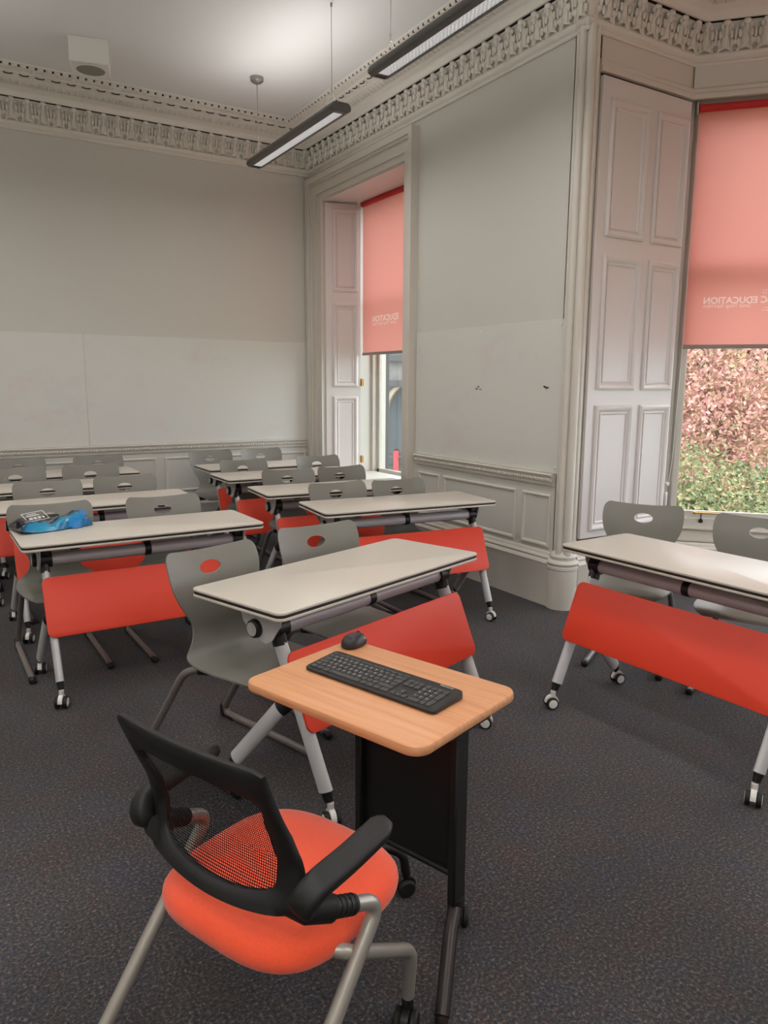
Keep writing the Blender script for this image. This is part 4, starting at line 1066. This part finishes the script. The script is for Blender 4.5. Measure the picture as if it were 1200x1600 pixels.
b.loft([[(q_.x+o1, q_.y+o2, q_.z*h_) for o1, o2, h_ in ((0, -.012, .05), (.012, 0, 1.15), (-.012, .028, 1.35), (-.03, .035, .6))] for q_ in path]); b.build('folded_flap', M['foil_in'], bag, angle=25)
b = MB(); b.tube([(-.178, -.055, .033), (-.155, -.05, .034)], .022, 14, ry=.030); b.build('open_mouth', M['foil_dark'], bag)
b = MB(); Mx = T(-.075, -.002, .066) @ RX(R(26)) @ RZ(R(8))
for (x, y, w_, h_) in ((0, .042, .11, .004), (0, -.03, .11, .004), (-.055, .006, .004, .075), (.055, .006, .004, .075), (-.03, -.010, .018, .016), (-.008, -.010, .014, .016), (.014, -.010, .014, .016), (.034, -.010, .012, .016), (-.01, .014, .07, .006), (-.01, .027, .05, .005)): b.box((x, y, 0), (w_, h_, .001), 0, M=Mx)
b.build('printed_panel', M['label_w'], bag)

# ------------------------------------------------------------------ outside
def leaf_mass(name, label, pts_fn, n, size, mt, cat):
    mb = MB(); rnd = random.Random(hash(label) % 1000 if False else len(label)*13)
    for i in range(n):
        c = Vector(pts_fn(rnd)); s_ = size*rnd.uniform(.6, 1.35)
        a_ = Vector((rnd.gauss(0, 1), rnd.gauss(0, 1), rnd.gauss(0, 1))).normalized(); q_ = Vector((rnd.gauss(0, 1), rnd.gauss(0, 1), rnd.gauss(0, 1))); q_ = (q_-a_*q_.dot(a_)).normalized()
        mb.add([c-a_*s_, c+q_*s_*.5, c+a_*s_, c-q_*s_*.5], [(0, 1, 2, 3)])
    me = bpy.data.meshes.new(name); me.from_pydata([tuple(v) for v in mb.v], [], mb.f); me.materials.append(mt)
    return me
def tree(name, label, base, crown_c, crown_r, n, size, mt, trunk_r=.12, core=None):
    t = thing(name, label, 'bush' if 'bush' in name else 'tree', base, 0)
    C_ = Vector(crown_c)-Vector(base)
    lobes = [(C_+Vector((random.uniform(-.6, .6)*crown_r[0], random.uniform(-.6, .6)*crown_r[1], random.uniform(-.55, .55)*crown_r[2])), random.uniform(.38, .62)) for _ in range(14)]+[(C_, .8)]
    def pt(rnd):
        c_, k_ = rnd.choice(lobes); d_ = Vector((rnd.gauss(0, 1), rnd.gauss(0, 1), rnd.gauss(0, 1))).normalized()*(rnd.uniform(.55, 1)**.5)
        return c_+Vector((d_.x*crown_r[0], d_.y*crown_r[1], d_.z*crown_r[2]))*k_
    me = leaf_mass('foliage', label, pt, n, size, mt, 'tree'); o = bpy.data.objects.new('foliage', me); COL.objects.link(o); o.parent = t
    b = MB(); b.tube([(0, 0, 0), (.05, .03, C_.z*.5), (C_.x*.7, C_.y*.7, C_.z)], trunk_r, 8, taper=lambda q_: 1-.6*q_)
    for _ in range(10):
        e_ = random.choice(lobes)[0]; b.tube([(C_.x*.4, C_.y*.4, C_.z*.6), e_*.5+C_*.5+Vector((0, 0, -.2)), e_+Vector((random.uniform(-.5, .5), random.uniform(-.5, .5), .6))], .035, 6, taper=lambda q_: 1-.75*q_)
    b.build('trunk', M['bark'], t)
    return t
GZ = -4.0
struct('ground', MB().bx(2.6, 45, -25, 40, GZ-.2, GZ), M['grass'])
tree('autumn_tree', 'pink leaved autumn tree seen high through the bay window', (8.9, 1.2, GZ), (8.9, 1.2, 1.5), (1.9, 1.9, 2.4), 26000, .045, M['leaf_pink'])
tree('leafy_bush', 'green and yellow bushy tree low outside the bay window', (5.35, -1.25, GZ), (5.35, -1.25, -.75), (1.5, 1.5, 1.35), 24000, .035, M['leaf_green'])
tree('autumn_tree', 'broad pale tree furthest behind the bay window', (14.5, 5.2, GZ), (14.5, 5.2, .8), (3.4, 3.4, 4.6), 22000, .17, M['leaf_pink'])
# stone church like facade beyond the narrow window
bd = thing('stone_building', 'grey gothic stone building outside the narrow window', 'building', (10.6, 16.0, GZ), R(-35))
b = MB(); b.bx(-6, 6, 0, 1.2, 0, 11); b.build('facade', M['stone'], bd)
b = MB()
for z in (2.6, 5.4, 6.3, 8.4): b.bx(-6, 6, -.25, .05, z, z+.22)
for i in range(9): b.bx(-6, 6, -.12, .02, 6.7+i*.17, 6.79+i*.17)
b.build('string_course', M['stone_dark'], bd)
for x in (-3.65, -1.45, .75, 2.95):
    g = MB(); pts = [(-.55, 0), (.55, 0), (.55, 1.5)]+[(.55-1.1*(1-math.cos(t)), 1.5+1.1*math.sin(t)) for t in [PI/3*k/6 for k in range(1, 7)]]+[(-.55+1.1*(1-math.cos(t)), 1.5+1.1*math.sin(t)) for t in [PI/3*k/6 for k in range(5, -1, -1)]]
    g.loft([[(x+a_, -.04, 2.95+c_) for a_, c_ in pts], [(x+a_, .04, 2.95+c_) for a_, c_ in pts]]); w_ = g.build('arched_window', M['darkwin'], bd)
    g = MB(); g.tube([(x+a_*1.12, -.08, 2.95+c_*1.05) for a_, c_ in pts[2:]]+[(x-.62, -.08, 2.95)], .11, 6); g.tube([(x, -.06, 2.95), (x, -.06, 4.6)], .06, 6); g.build('stone_tracery', M['stone_pale'], w_)
b = MB()
for i in range(24): b.bx(-6+i*.5, -5.78+i*.5, -.2, 0, 8.8, 10.4)
b.build('parapet', M['stone_pale'], bd)
b = MB(); b.bx(.42, .60, -.32, -.28, 2.35, 3.1); tg = b.build('banner_cloth', M['banner'], None)
tg.parent = bd

# ------------------------------------------------------------------ light
wd = bpy.data.worlds.new('overcast_sky'); SC.world = wd; wd.use_nodes = True; nt = wd.node_tree
bg = nt.nodes['Background']; tc = nt.nodes.new('ShaderNodeTexCoord'); sx = nt.nodes.new('ShaderNodeSeparateXYZ'); nt.links.new(tc.outputs['Generated'], sx.inputs[0])
rp = ramp(nt, [(0, (.55, .57, .55, 1)), (.5, (.86, .92, 1.0, 1)), (1, (.92, .96, 1.0, 1))], sx.outputs['Z'])
ma = nt.nodes.new('ShaderNodeMath'); ma.operation = 'MULTIPLY_ADD'; ma.inputs[1].default_value = .5; ma.inputs[2].default_value = .5
nt.links.new(sx.outputs['Z'], ma.inputs[0]); nt.links.new(ma.outputs[0], rp.inputs['Fac'])
nt.links.new(rp.outputs['Color'], bg.inputs['Color']); bg.inputs['Strength'].default_value = 5.6
SC.view_settings.view_transform = 'Standard'; SC.view_settings.look = 'None'; SC.view_settings.gamma = 1; SC.view_settings.use_curve_mapping = False
SC.view_settings.exposure = 0.0
SC.cycles.max_bounces = 10; SC.cycles.diffuse_bounces = 6; SC.cycles.transparent_max_bounces = 16
SC.cycles.use_denoising = True
SC.cycles.caustics_reflective = False; SC.cycles.caustics_refractive = False
SC.cycles.sample_clamp_indirect = 6
